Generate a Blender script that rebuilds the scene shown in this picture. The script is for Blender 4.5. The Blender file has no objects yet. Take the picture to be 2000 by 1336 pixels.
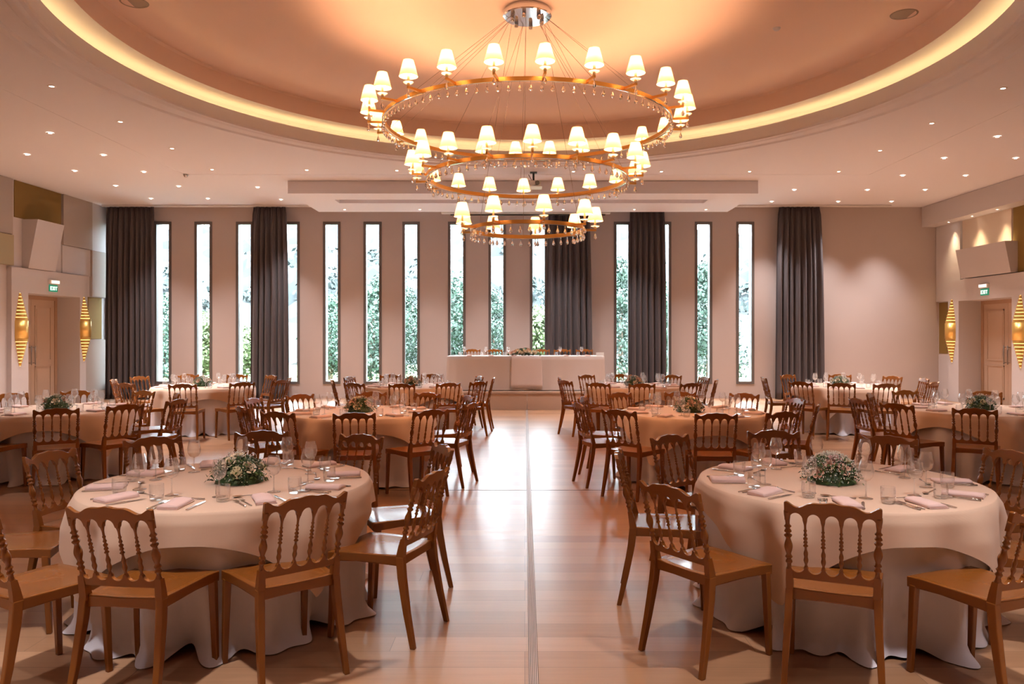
import bpy, math, random
from math import sin, cos, pi, sqrt, atan2, radians
from mathutils import Vector, Matrix
random.seed(7)
SC = bpy.context.scene
COL = SC.collection

# ------------------------------------------------------------------ camera
EYE = 1.65
F = 1500.0           # focal length in pixels of the 2000 px wide frame
CX, CY = 1025.0, 652.0
cam_d = bpy.data.cameras.new('camera')
cam_d.sensor_width = 36.0
cam_d.lens = F / 2000.0 * 36.0
cam_d.shift_x = -(CX - 1000.0) / 2000.0
cam_d.shift_y = (CY - 668.0) / 2000.0
cam_d.clip_end = 500
cam = bpy.data.objects.new('camera', cam_d)
COL.objects.link(cam)
cam.location = (0, 0, EYE)
cam.rotation_euler = (pi / 2, 0, 0)
SC.camera = cam

# ------------------------------------------------------------------ world, exposure
w = bpy.data.worlds.new('sky')
SC.world = w
w.use_nodes = True
bg = w.node_tree.nodes['Background']
bg.inputs[0].default_value = (0.80, 0.90, 1.0, 1)
bg.inputs[1].default_value = 15.0
SC.view_settings.view_transform = 'Standard'
SC.view_settings.look = 'None'
SC.view_settings.gamma = 1.0
SC.view_settings.exposure = 1.55
SC.view_settings.use_curve_mapping = False
try:
    SC.cycles.transparent_max_bounces = 24
    SC.cycles.max_bounces = 8
    SC.cycles.diffuse_bounces = 4
    SC.cycles.caustics_reflective = False
    SC.cycles.caustics_refractive = False
    SC.cycles.sample_clamp_indirect = 4.0
    SC.cycles.use_denoising = True
except Exception:
    pass

LAMP_COL = (1.0, 0.50, 0.25)     # shaded chandelier bulbs
SPOT_COL = (1.0, 0.92, 0.89)     # recessed ceiling spots
COVE_COL = (1.0, 0.62, 0.23)
E_BULB, E_SPOT, E_COVE, E_SCONCE = 5.8, 255.0, 2.9, 3.0

# ------------------------------------------------------------------ helpers
class MB:
    """collects faces and builds ONE mesh object"""
    def __init__(s):
        s.v, s.f, s.m, s.sm = [], [], [], []
    def add(s, verts, faces, mi=0, smooth=False, xf=None):
        o = len(s.v)
        if xf is not None:
            verts = [xf @ Vector(p) for p in verts]
        s.v += [tuple(p) for p in verts]
        for f in faces:
            s.f.append([i + o for i in f]); s.m.append(mi); s.sm.append(smooth)
        return s
    def box(s, x0, x1, y0, y1, z0, z1, mi=0, xf=None):
        V = [(x, y, z) for z in (z0, z1) for y in (y0, y1) for x in (x0, x1)]
        return s.add(V, [(0, 2, 3, 1), (4, 5, 7, 6), (0, 1, 5, 4), (2, 6, 7, 3), (0, 4, 6, 2), (1, 3, 7, 5)], mi, False, xf)
    def lathe(s, prof, n=24, mi=0, smooth=True, xf=None, a0=0.0, a1=2 * pi):
        full = abs(a1 - a0 - 2 * pi) < 1e-6
        cols = n if full else n + 1
        V = []
        for i in range(cols):
            a = a0 + (a1 - a0) * i / n
            for r, z in prof:
                V.append((r * cos(a), r * sin(a), z))
        k = len(prof); Fs = []
        for i in range(n):
            j = (i + 1) % cols
            for q in range(k - 1):
                a, b, c, d = i * k + q, j * k + q, j * k + q + 1, i * k + q + 1
                if prof[q][0] < 1e-7: Fs.append((a, c, d))
                elif prof[q + 1][0] < 1e-7: Fs.append((a, b, d))
                else: Fs.append((a, b, c, d))
        return s.add(V, Fs, mi, smooth, xf)
    def tube(s, pts, r, n=8, mi=0, smooth=True, xf=None, cap=True, sq=None):
        pts = [Vector(p) for p in pts]; V = []; k = len(pts)
        rs = r if isinstance(r, (list, tuple)) else [r] * k
        for i, p in enumerate(pts):
            t = (pts[min(i + 1, k - 1)] - pts[max(i - 1, 0)]).normalized()
            up = Vector((0, 0, 1)) if abs(t.z) < .95 else Vector((0, 1, 0))
            u = t.cross(up).normalized(); w_ = u.cross(t).normalized()
            for q in range(n):
                a = 2 * pi * (q + .5) / n
                V.append(p + u * (rs[i] * cos(a)) + w_ * (rs[i] * sin(a)))
        Fs = [(i * n + q, i * n + (q + 1) % n, (i + 1) * n + (q + 1) % n, (i + 1) * n + q) for i in range(k - 1) for q in range(n)]
        if cap: Fs += [tuple(range(n))[::-1], tuple(range((k - 1) * n, k * n))]
        return s.add(V, Fs, mi, smooth, xf)
    def bar(s, a, b, w0, h0, w1=None, h1=None, mi=0, xf=None, side=None):
        """rectangular tapered bar from a to b; w along 'side', h across"""
        a, b = Vector(a), Vector(b); t = (b - a).normalized()
        side = Vector(side) if side else (Vector((1, 0, 0)) if abs(t.x) < .9 else Vector((0, 1, 0)))
        u = (side - t * side.dot(t)).normalized(); v = t.cross(u)
        w1 = w0 if w1 is None else w1; h1 = h0 if h1 is None else h1
        V = []
        for p, ww, hh in ((a, w0, h0), (b, w1, h1)):
            for sx, sy in ((-1, -1), (1, -1), (1, 1), (-1, 1)):
                V.append(p + u * (sx * ww / 2) + v * (sy * hh / 2))
        return s.add(V, [(0, 3, 2, 1), (4, 5, 6, 7), (0, 1, 5, 4), (1, 2, 6, 5), (2, 3, 7, 6), (3, 0, 4, 7)], mi, False, xf)
    def data(s, name, mats):
        me = bpy.data.meshes.new(name)
        me.from_pydata(s.v, [], s.f)
        if not isinstance(mats, (list, tuple)): mats = [mats]
        for m in mats: me.materials.append(m)
        me.polygons.foreach_set('material_index', s.m)
        me.polygons.foreach_set('use_smooth', s.sm)
        me.update()
        return me
    def build(s, name, mats, parent=None, bevel=0, subs=0, fix=True):
        me = s.data(name, mats)
        if fix:
            import bmesh
            b = bmesh.new(); b.from_mesh(me)
            bmesh.ops.recalc_face_normals(b, faces=b.faces)
            b.to_mesh(me); b.free()
        o = bpy.data.objects.new(name, me); COL.objects.link(o)
        if parent: o.parent = parent
        if bevel:
            m = o.modifiers.new('bevel', 'BEVEL'); m.width = bevel; m.segments = 2; m.limit_method = 'ANGLE'; m.angle_limit = radians(40)
        if subs:
            m = o.modifiers.new('subd', 'SUBSURF'); m.levels = subs; m.render_levels = subs
        return o

def tag(o, label=None, cat=None, group=None, kind=None):
    if label: o['label'] = label
    if cat: o['category'] = cat
    if group: o['group'] = group
    if kind: o['kind'] = kind
    return o

def thing(name, label, cat, loc=(0, 0, 0), rz=0.0, group=None):
    o = bpy.data.objects.new(name, None); COL.objects.link(o)
    o.empty_display_size = .1
    o.location = loc; o.rotation_euler = (0, 0, rz)
    return tag(o, label, cat, group)

KIDS = {}
def kids(o):
    if o.name not in KIDS: KIDS[o.name] = list(o.children)
    return KIDS[o.name]

def dup(o, loc=None, rz=None, label=None, group=None, parent=None):
    c = o.copy(); COL.objects.link(c)
    if parent: c.parent = parent
    if loc is not None: c.location = loc
    if rz is not None: c.rotation_euler = (c.rotation_euler[0], c.rotation_euler[1], rz)
    if label: c['label'] = label
    if group: c['group'] = group
    for ch in kids(o):
        dup(ch, parent=c)
    return c

def wx(px, Y): return (px - CX) / F * Y
def yz(py, z): return F * (EYE - z) / (py - CY)     # distance of a point at height z seen on image row py

# ------------------------------------------------------------------ materials
def mat(name, col, rough=.5, metal=0.0, spec=.5, emit=None, es=0, bump=None, var=None, coat=0, sheen=0, trans=0):
    m = bpy.data.materials.new(name); m.use_nodes = True
    nt = m.node_tree; b = nt.nodes['Principled BSDF']
    b.inputs['Base Color'].default_value = (*col, 1)
    b.inputs['Roughness'].default_value = rough
    b.inputs['Metallic'].default_value = metal
    b.inputs['Specular IOR Level'].default_value = spec
    if coat: b.inputs['Coat Weight'].default_value = coat; b.inputs['Coat Roughness'].default_value = .15
    if sheen: b.inputs['Sheen Weight'].default_value = sheen
    if emit:
        b.inputs['Emission Color'].default_value = (*emit, 1); b.inputs['Emission Strength'].default_value = es
    tc = nt.nodes.new('ShaderNodeTexCoord')
    if var:       # (scale, amount) noise variation of the colour
        n = nt.nodes.new('ShaderNodeTexNoise'); n.inputs['Scale'].default_value = var[0]; n.inputs['Detail'].default_value = 5
        nt.links.new(tc.outputs['Object'], n.inputs['Vector'])
        r = nt.nodes.new('ShaderNodeMapRange'); r.inputs['To Min'].default_value = 1 - var[1]; r.inputs['To Max'].default_value = 1 + var[1]
        nt.links.new(n.outputs['Fac'], r.inputs['Value'])
        mx = nt.nodes.new('ShaderNodeVectorMath'); mx.operation = 'SCALE'; mx.inputs[0].default_value = col
        nt.links.new(r.outputs['Result'], mx.inputs['Scale'])
        nt.links.new(mx.outputs['Vector'], b.inputs['Base Color'])
    if bump:      # (scale, strength)
        n = nt.nodes.new('ShaderNodeTexNoise'); n.inputs['Scale'].default_value = bump[0]; n.inputs['Detail'].default_value = 4
        nt.links.new(tc.outputs['Object'], n.inputs['Vector'])
        bp = nt.nodes.new('ShaderNodeBump'); bp.inputs['Strength'].default_value = bump[1]; bp.inputs['Distance'].default_value = .01
        nt.links.new(n.outputs['Fac'], bp.inputs['Height']); nt.links.new(bp.outputs['Normal'], b.inputs['Normal'])
    return m

def weave(name, col, rough=.85, scale=260, strength=.04, sheen=.2):
    """woven cloth: two crossed waves as bump"""
    m = mat(name, col, rough, sheen=sheen, spec=.2)
    nt = m.node_tree; b = nt.nodes['Principled BSDF']
    tc = [n for n in nt.nodes if n.type == 'TEX_COORD'][0]
    outs = []
    for d in ('X', 'Z'):
        wv = nt.nodes.new('ShaderNodeTexWave'); wv.bands_direction = d; wv.inputs['Scale'].default_value = scale / 6
        nt.links.new(tc.outputs['Object'], wv.inputs['Vector']); outs.append(wv)
    ad = nt.nodes.new('ShaderNodeMath'); ad.operation = 'ADD'
    nt.links.new(outs[0].outputs['Fac'], ad.inputs[0]); nt.links.new(outs[1].outputs['Fac'], ad.inputs[1])
    bp = nt.nodes.new('ShaderNodeBump'); bp.inputs['Strength'].default_value = strength; bp.inputs['Distance'].default_value = .002
    nt.links.new(ad.outputs[0], bp.inputs['Height']); nt.links.new(bp.outputs['Normal'], b.inputs['Normal'])
    return m

def glass(name, tint=(1, 1, 1), rough=.02, base=.06, edge=.75, body=0.0):
    """thin clear glass: see-through face on, mirroring at grazing angles"""
    m = bpy.data.materials.new(name); m.use_nodes = True; nt = m.node_tree
    for n in list(nt.nodes): nt.nodes.remove(n)
    out = nt.nodes.new('ShaderNodeOutputMaterial'); mx = nt.nodes.new('ShaderNodeMixShader')
    tr = nt.nodes.new('ShaderNodeBsdfTransparent'); tr.inputs[0].default_value = (*tint, 1)
    gl = nt.nodes.new('ShaderNodeBsdfGlossy'); gl.inputs['Roughness'].default_value = rough
    lw = nt.nodes.new('ShaderNodeLayerWeight'); lw.inputs['Blend'].default_value = .35
    mr = nt.nodes.new('ShaderNodeMapRange'); mr.inputs['To Min'].default_value = base; mr.inputs['To Max'].default_value = edge
    nt.links.new(lw.outputs['Facing'], mr.inputs['Value']); nt.links.new(mr.outputs['Result'], mx.inputs[0])
    nt.links.new(tr.outputs[0], mx.inputs[1]); nt.links.new(gl.outputs[0], mx.inputs[2])
    m2 = nt.nodes.new('ShaderNodeMixShader'); m2.inputs[0].default_value = body
    df = nt.nodes.new('ShaderNodeBsdfTranslucent'); df.inputs[0].default_value = (1, 1, 1, 1)
    nt.links.new(mx.outputs[0], m2.inputs[1]); nt.links.new(df.outputs[0], m2.inputs[2]); nt.links.new((m2 if body else mx).outputs[0], out.inputs[0])
    return m

def emitter(name, col, strength):
    m = bpy.data.materials.new(name); m.use_nodes = True; nt = m.node_tree
    for n in list(nt.nodes): nt.nodes.remove(n)
    out = nt.nodes.new('ShaderNodeOutputMaterial'); e = nt.nodes.new('ShaderNodeEmission')
    e.inputs[0].default_value = (*col, 1); e.inputs[1].default_value = strength
    nt.links.new(e.outputs[0], out.inputs[0]); return m

def floor_material():
    m = mat('laminate planks', (.5, .27, .16), .2)
    nt = m.node_tree; b = nt.nodes['Principled BSDF']; L = nt.links.new
    tc = [n for n in nt.nodes if n.type == 'TEX_COORD'][0]
    br = nt.nodes.new('ShaderNodeTexBrick')
    br.inputs['Scale'].default_value = 1.0; br.inputs['Brick Width'].default_value = 1.9; br.inputs['Row Height'].default_value = .19
    br.inputs['Mortar Size'].default_value = .0012; br.inputs['Mortar Smooth'].default_value = .1
    br.offset = .37; br.offset_frequency = 3
    br.inputs['Color1'].default_value = (0, 0, 0, 1); br.inputs['Color2'].default_value = (1, 1, 1, 1); br.inputs['Mortar'].default_value = (.5, .5, .5, 1)
    L(tc.outputs['Object'], br.inputs['Vector'])
    mp = nt.nodes.new('ShaderNodeMapping'); mp.inputs['Scale'].default_value = (.8, 14, 1); L(tc.outputs['Object'], mp.inputs['Vector'])
    n1 = nt.nodes.new('ShaderNodeTexNoise'); n1.inputs['Scale'].default_value = 2.2; n1.inputs['Detail'].default_value = 8; n1.inputs['Distortion'].default_value = .6
    L(mp.outputs['Vector'], n1.inputs['Vector'])
    n2 = nt.nodes.new('ShaderNodeTexNoise'); n2.inputs['Scale'].default_value = .5; L(tc.outputs['Object'], n2.inputs['Vector'])
    a = nt.nodes.new('ShaderNodeMath'); a.operation = 'MULTIPLY'; a.inputs[1].default_value = .42; L(n1.outputs['Fac'], a.inputs[0])
    c = nt.nodes.new('ShaderNodeMath'); c.operation = 'MULTIPLY_ADD'; c.inputs[1].default_value = .38; L(br.outputs['Color'], c.inputs[0]); L(a.outputs[0], c.inputs[2])
    d = nt.nodes.new('ShaderNodeMath'); d.operation = 'MULTIPLY_ADD'; d.inputs[1].default_value = .2; L(n2.outputs['Fac'], d.inputs[0]); L(c.outputs[0], d.inputs[2])
    cr = nt.nodes.new('ShaderNodeValToRGB')
    cr.color_ramp.elements[0].position = .2; cr.color_ramp.elements[0].color = (.27, .135, .068, 1)
    cr.color_ramp.elements[1].position = .8; cr.color_ramp.elements[1].color = (.46, .265, .155, 1)
    L(d.outputs[0], cr.inputs[0])
    mx = nt.nodes.new('ShaderNodeMix'); mx.data_type = 'RGBA'; mx.inputs['B'].default_value = (.08, .04, .025, 1)
    L(br.outputs['Fac'], mx.inputs['Factor']); L(cr.outputs[0], mx.inputs['A']); L(mx.outputs['Result'], b.inputs['Base Color'])
    rr = nt.nodes.new('ShaderNodeMapRange'); rr.inputs['To Min'].default_value = .26; rr.inputs['To Max'].default_value = .40
    L(n1.outputs['Fac'], rr.inputs['Value']); L(rr.outputs['Result'], b.inputs['Roughness'])
    bp = nt.nodes.new('ShaderNodeBump'); bp.inputs['Strength'].default_value = .12; bp.inputs['Distance'].default_value = .002
    L(n1.outputs['Fac'], bp.inputs['Height']); L(bp.outputs['Normal'], b.inputs['Normal'])
    b.inputs['Specular IOR Level'].default_value = .75
    return m

M = {}
M['ceiling'] = mat('ceiling plaster', (.76, .75, .81), .9, spec=.1, bump=(60, .02))
M['dome'] = mat('dome plaster with lamp glow', (.86, .68, .60), .9, spec=.1)  # the chandelier's orange light is put into this peach colour
M['wall'] = mat('back wall paint', (.48, .41, .39), .85, spec=.15, bump=(40, .04), var=(1.5, .03))
M['side'] = mat('side wall plaster', (.56, .53, .545), .8, spec=.2, bump=(30, .05))
M['greige'] = mat('greige fabric panel', (.42, .37, .34), .9, spec=.1, bump=(200, .2))
M['sage'] = mat('olive beige panel', (.38, .33, .22), .85, spec=.1, bump=(200, .2))
M['goldp'] = mat('gold fabric panel', (.24, .155, .05), .8, spec=.1, bump=(250, .25))
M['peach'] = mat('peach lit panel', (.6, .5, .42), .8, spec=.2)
M['floor'] = floor_material()
M['strip'] = mat('aluminium joint', (.42, .31, .26), .4)
M['dark'] = mat('dark gap', (.03, .025, .02), .7)
M['frame'] = mat('grey window frame', (.12, .105, .10), .45)
M['pane'] = glass('window glass', (.97, 1, .99), .0, .03, .5)
M['curtain'] = weave('charcoal curtain', (.085, .072, .078), .9, 400, .05, .1)
M['rail'] = mat('white rail', (.7, .68, .66), .5)
M['door'] = mat('door veneer', (.52, .38, .29), .45, bump=(20, .05), var=(3, .06))
M['doorf'] = mat('door frame', (.42, .27, .18), .5)
M['steel'] = mat('brushed steel', (.35, .32, .3), .35, metal=1)
M['brass'] = mat('sconce gold', (.85, .56, .17), .35, metal=.75, bump=(50, .05))
M['white'] = mat('white plastic', (.8, .8, .78), .4)
M['green'] = mat('exit green', (.01, .16, .09), .4, emit=(.01, .25, .14), es=.25)
M['signw'] = mat('exit lettering', (.8, .9, .85), .4, emit=(.7, .9, .8), es=.5)
M['chair'] = mat('chair resin', (.215, .068, .010), .27, spec=.5, bump=(90, .03), coat=.15)
M['overlay'] = weave('blush overlay cloth', (.66, .475, .36))
M['cloth'] = weave('white tablecloth', (.70, .68, .76))
M['wood'] = mat('table board', (.35, .22, .12), .6)
M['napkin'] = weave('pink napkin', (.73, .53, .50), .9, 300, .05)
M['glass'] = glass('table glass', (.998, .998, .998), .03, .03, .9, .09)
M['cutlery'] = mat('stainless cutlery', (.62, .58, .56), .14, metal=1)
M['leaf'] = mat('dark leaf', (.028, .062, .018), .5, var=(30, .5))
M['leaf2'] = mat('fresh leaf', (.07, .12, .028), .5, var=(30, .5))
M['rosec'] = mat('cream rose petal', (.80, .68, .50), .6)
M['rosep'] = mat('pink rose petal', (.72, .45, .34), .6)
M['rosev'] = mat('dusky rose petal', (.45, .24, .22), .6)
M['budw'] = mat('white blossom', (.85, .84, .78), .6)
M['budy'] = mat('cream yellow floret', (.72, .65, .42), .6)
M['gold'] = mat('gilded metal', (.90, .50, .15), .3, metal=1, bump=(80, .08))
M['candle'] = mat('ivory candle sleeve', (.85, .70, .42), .4)
M['crystal'] = mat('crystal', (1, .98, .95), .0, spec=.6)
M['crystal'].node_tree.nodes['Principled BSDF'].inputs['Transmission Weight'].default_value = 1.0
M['crystal'].node_tree.nodes['Principled BSDF'].inputs['IOR'].default_value = 1.5
M['chrome'] = mat('chrome', (.75, .75, .78), .08, metal=1)
M['cable'] = mat('steel cable', (.35, .26, .2), .4, metal=.8)
M['stage'] = mat('stage laminate', (.50, .36, .28), .5, var=(2, .05))
M['grille'] = mat('speaker grille', (.40, .33, .26), .7, bump=(300, .3))
M['black'] = mat('black plastic', (.02, .02, .02), .4)
M['spotlens'] = emitter('lit spot lens', (1.0, .84, .66), 14.0)
M['spotring'] = mat('spot bezel', (.8, .76, .72), .4)
M['cove'] = emitter('led strip', COVE_COL, E_COVE)
M['core'] = emitter('sconce inner glow', (1.0, .50, .13), 1.6)
M['glow'] = emitter('sconce led', (1.0, .55, .16), 9.0)

def shade_material():
    m = bpy.data.materials.new('pleated shade fabric'); m.use_nodes = True; nt = m.node_tree; L = nt.links.new
    for n in list(nt.nodes): nt.nodes.remove(n)
    out = nt.nodes.new('ShaderNodeOutputMaterial')
    df = nt.nodes.new('ShaderNodeBsdfDiffuse'); df.inputs[0].default_value = (.8, .70, .48, 1)
    tl = nt.nodes.new('ShaderNodeBsdfTranslucent'); tl.inputs[0].default_value = (1.0, .76, .40, 1)
    mx = nt.nodes.new('ShaderNodeMixShader'); mx.inputs[0].default_value = .14
    L(df.outputs[0], mx.inputs[1]); L(tl.outputs[0], mx.inputs[2])
    e = nt.nodes.new('ShaderNodeEmission'); e.inputs[0].default_value = (1.0, .74, .36, 1); e.inputs[1].default_value = .10
    ad = nt.nodes.new('ShaderNodeAddShader'); L(mx.outputs[0], ad.inputs[0]); L(e.outputs[0], ad.inputs[1]); L(ad.outputs[0], out.inputs[0])
    return m
M['shade'] = shade_material()

# ------------------------------------------------------------------ room shell
XL, XR, YB, YF, ZC = -10.70, 10.56, 19.6, -5.0, 4.88
def struct(name, mb, m, parent=None, **k):
    o = mb.build(name, m, parent, **k)
    if parent is None: o['kind'] = 'structure'
    return o

b = MB(); b.box(XL - .8, XR + .8, YF, YB + .5, -.12, 0); struct('floor', b, M['floor'])
# aluminium expansion joint running down the aisle
b = MB(); jx = .02
b.box(jx - .002, jx + .046, YF, 16.69, .0, .002, 0)
for k in range(6):
    x = jx + .001 + k * .0088
    b.box(x - .0012, x + .0012, YF, 16.69, .002, .0032, 1)
struct('trim_1', b, [M['strip'], M['dark']])
b = MB(); b.box(-3.2, 4.2, 8.10, 8.108, 0, .0015); struct('trim_2', b, M['dark'])

# ceiling with round recess
RC = (0.03, 9.15); R0 = 5.67
def ceiling_field(x0, x1, y0, y1, z):
    n = 96; V = []; Fs = []
    for i in range(n):
        a = 2 * pi * i / n; c, s_ = cos(a), sin(a)
        V.append((RC[0] + R0 * c, RC[1] + R0 * s_, z))
        t = min(((x1 - RC[0]) / c) if c > 1e-9 else (((x0 - RC[0]) / c) if c < -1e-9 else 1e9),
                ((y1 - RC[1]) / s_) if s_ > 1e-9 else (((y0 - RC[1]) / s_) if s_ < -1e-9 else 1e9))
        V.append((RC[0] + t * c, RC[1] + t * s_, z))
    for i in range(n):
        j = (i + 1) % n
        Fs.append((2 * i, 2 * j, 2 * j + 1, 2 * i + 1))
        pa, pb = V[2 * i + 1], V[2 * j + 1]
        if abs(pa[0] - pb[0]) > 1e-6 and abs(pa[1] - pb[1]) > 1e-6:
            cx_ = x1 if max(pa[0], pb[0]) > x1 - 1e-6 else x0
            cy_ = y1 if max(pa[1], pb[1]) > y1 - 1e-6 else y0
            V.append((cx_, cy_, z)); Fs.append((2 * i + 1, 2 * j + 1, len(V) - 1))
    return V, Fs
b = MB(); zi = ZC + .006
V, Fs = ceiling_field(-6.9, 7.0, YF, 15.6, zi); b.add(V, Fs)
zo = ZC + .002
b.box(XL - .6, -6.9, YF, YB + .4, zo, zo + .2)
b.box(7.0, XR + .6, YF, YB + .4, zo, zo + .2)
b.box(-6.9, 7.0, 15.6, YB + .4, zo, zo + .2)
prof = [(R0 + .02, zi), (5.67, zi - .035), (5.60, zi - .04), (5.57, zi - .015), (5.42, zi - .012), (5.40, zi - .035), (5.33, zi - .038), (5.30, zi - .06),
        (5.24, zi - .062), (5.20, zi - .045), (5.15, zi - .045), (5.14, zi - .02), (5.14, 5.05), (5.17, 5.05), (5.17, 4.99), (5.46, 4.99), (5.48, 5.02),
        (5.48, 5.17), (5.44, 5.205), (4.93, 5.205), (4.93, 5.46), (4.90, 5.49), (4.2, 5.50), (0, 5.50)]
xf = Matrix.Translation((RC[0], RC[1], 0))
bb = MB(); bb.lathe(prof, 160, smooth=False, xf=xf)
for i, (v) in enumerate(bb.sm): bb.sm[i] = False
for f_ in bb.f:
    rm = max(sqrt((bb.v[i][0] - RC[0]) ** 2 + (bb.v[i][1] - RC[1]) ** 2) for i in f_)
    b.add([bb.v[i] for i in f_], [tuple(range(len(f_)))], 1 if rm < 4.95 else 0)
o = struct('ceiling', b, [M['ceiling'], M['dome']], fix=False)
# hidden LED strip lying in the cove trough
b = MB(); b.lathe([(5.27, 4.995), (5.27, 5.015), (5.31, 5.015), (5.31, 4.995)], 128, xf=xf)
tag(b.build('cove_light_strip', M['cove'], fix=False), 'warm LED strip hidden in the round ceiling cove', 'light strip')

# roof slab above everything
b = MB(); b.box(XL - .8, XR + .8, YF, YB + .5, 5.6, 5.75); struct('trim_3', b, M['ceiling'])

# back wall with window openings
WPX = [(205, 240), (301, 335), (380, 414.5), (461, 495), (551, 585.5), (631, 665), (710, 745.5), (786, 820), (875, 909.5), (954, 988), (1035, 1069), (1115, 1149), (1199, 1232), (1278, 1311), (1357, 1391), (1438, 1473)]
WZ0, WZ1 = .37, 4.51
WW = [(wx(a, YB), wx(c, YB)) for a, c in WPX]
WT = .22
b = MB()
b.box(XL - .6, XR + .6, YB, YB + WT, 0, WZ0)
b.box(XL - .6, XR + .6, YB, YB + WT, WZ1, 5.6)
edges = [XL - .6] + [e for p in WW for e in p] + [XR + .6]
for k in range(0, len(edges), 2):
    b.box(edges[k], edges[k + 1], YB, YB + WT, WZ0, WZ1)
struct('wall_back', b, M['wall'])
b = MB(); y0_, y1_ = YB + WT, YB + WT + .24
b.box(XL - .6, XR + .6, y0_, y1_, 0, WZ0); b.box(XL - .6, XR + .6, y0_, y1_, WZ1, 5.6)
for k in range(0, len(edges), 2): b.box(edges[k], edges[k + 1], y0_, y1_, WZ0, WZ1)
struct('wall_outer', b, mat('outer white render', (.6, .6, .6), .9))
for k, (x0, x1) in enumerate(WW):
    fr = MB(); t = .066; y0, y1 = YB - .015, YB + .10
    fr.box(x0, x0 + t, y0, y1, WZ0, WZ1); fr.box(x1 - t, x1, y0, y1, WZ0, WZ1)
    fr.box(x0 + t, x1 - t, y0, y1, WZ0, WZ0 + t); fr.box(x0 + t, x1 - t, y0, y1, WZ1 - t, WZ1)
    wo = struct('window_%d' % (k + 1), fr, M['frame'])
    p = MB(); p.box(x0 + t - .004, x1 - t + .004, YB + .05, YB + .056, WZ0 + t - .004, WZ1 - t + .004)
    p.build('window_pane', M['pane'], wo)
# low skirting
b = MB(); b.box(XL, XR, YB - .012, YB, 0, .08); struct('baseboard_back', b, M['wall'])
b = MB(); b.box(XL - .8, XR + .8, YF - .2, YF, 0, 5.6); struct('wall_front', b, M['side'])

# --- side walls.  A side wall is a mesh with a doorway recess; panels are trims
def side_wall(side):
    s = -1 if side == 'left' else 1
    X = XL if s < 0 else XR
    oy0, oy1, oz = (16.40, 18.30, 2.52) if s < 0 else (16.50, 18.52, 2.44)
    dep = .52
    b = MB()
    def bx(ya, yb, za, zb, xa=0.0, xb=.6):
        x0, x1 = sorted((X + s * xa, X + s * xb)); b.box(x0, x1, ya, yb, za, zb)
    bx(YF, oy0, 0, 5.6); bx(oy1, YB, 0, 5.6); bx(oy0, oy1, oz, 5.6); bx(oy0, oy1, 0, oz, dep, .6)
    struct('wall_' + side, b, M['side'])
    return X, s, oy0, oy1, oz, dep
TRIM = [4]
def panel(X, s, ya, yb, za, zb, out, m, out2=None):
    """flat cladding panel on a side wall; out2 = stand-off of its top edge when tilted"""
    b = MB(); o2 = out if out2 is None else out2
    V = [(X, ya, za), (X, yb, za), (X, yb, zb), (X, ya, zb), (X - s * out, ya, za), (X - s * out, yb, za), (X - s * o2, yb, zb), (X - s * o2, ya, zb)]
    b.add(V, [(0, 1, 2, 3), (4, 7, 6, 5), (0, 4, 5, 1), (1, 5, 6, 2), (2, 6, 7, 3), (3, 7, 4, 0)])
    o = b.build('trim_%d' % TRIM[0], m); o['kind'] = 'structure'; TRIM[0] += 1
    return o

XLw, s, a0, a1, az, dep = side_wall('left')
zc = ZC - .006
L = lambda *a: panel(XLw, -1, *a)
L(13.0, 15.98, 3.72, zc, .05, M['greige'])
L(13.0, 15.95, 3.07, 3.70, .09, M['sage'])
L(16.08, 17.70, 4.10, zc, .015, M['goldp'])
L(16.34, 17.28, 3.05, 4.09, .14, M['side'], .34)
L(17.72, 18.90, 3.71, zc, .06, M['greige'])
L(18.92, 19.58, 3.71, zc, .03, M['side'])
L(17.72, 18.86, 3.06, 3.70, .03, M['side'])
L(18.88, 19.52, 2.57, 3.70, .07, M['greige'])
L(18.80, 19.40, 1.52, 2.55, .012, M['goldp'])
L(18.60, 19.50, 0.0, 1.50, .06, M['greige'])
# projecting door portal
def portal(X, s, ya, yb, zt, oy0, oy1, oz, m):
    b = MB()
    x0, x1 = sorted((X, X - s * .10))
    b.box(x0, x1, ya, oy0, 0, zt); b.box(x0, x1, oy1, yb, 0, zt); b.box(x0, x1, oy0, oy1, oz, zt)
    o = b.build('trim_%d' % TRIM[0], m); o['kind'] = 'structure'; TRIM[0] += 1
portal(XLw, -1, 15.86, 18.55, 3.04, a0, a1, az, M['side'])
L(13.0, 15.5, 0.0, 3.05, .02, M['doorf'])  # brown colour stands in for orange light on the recessed wall

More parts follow.
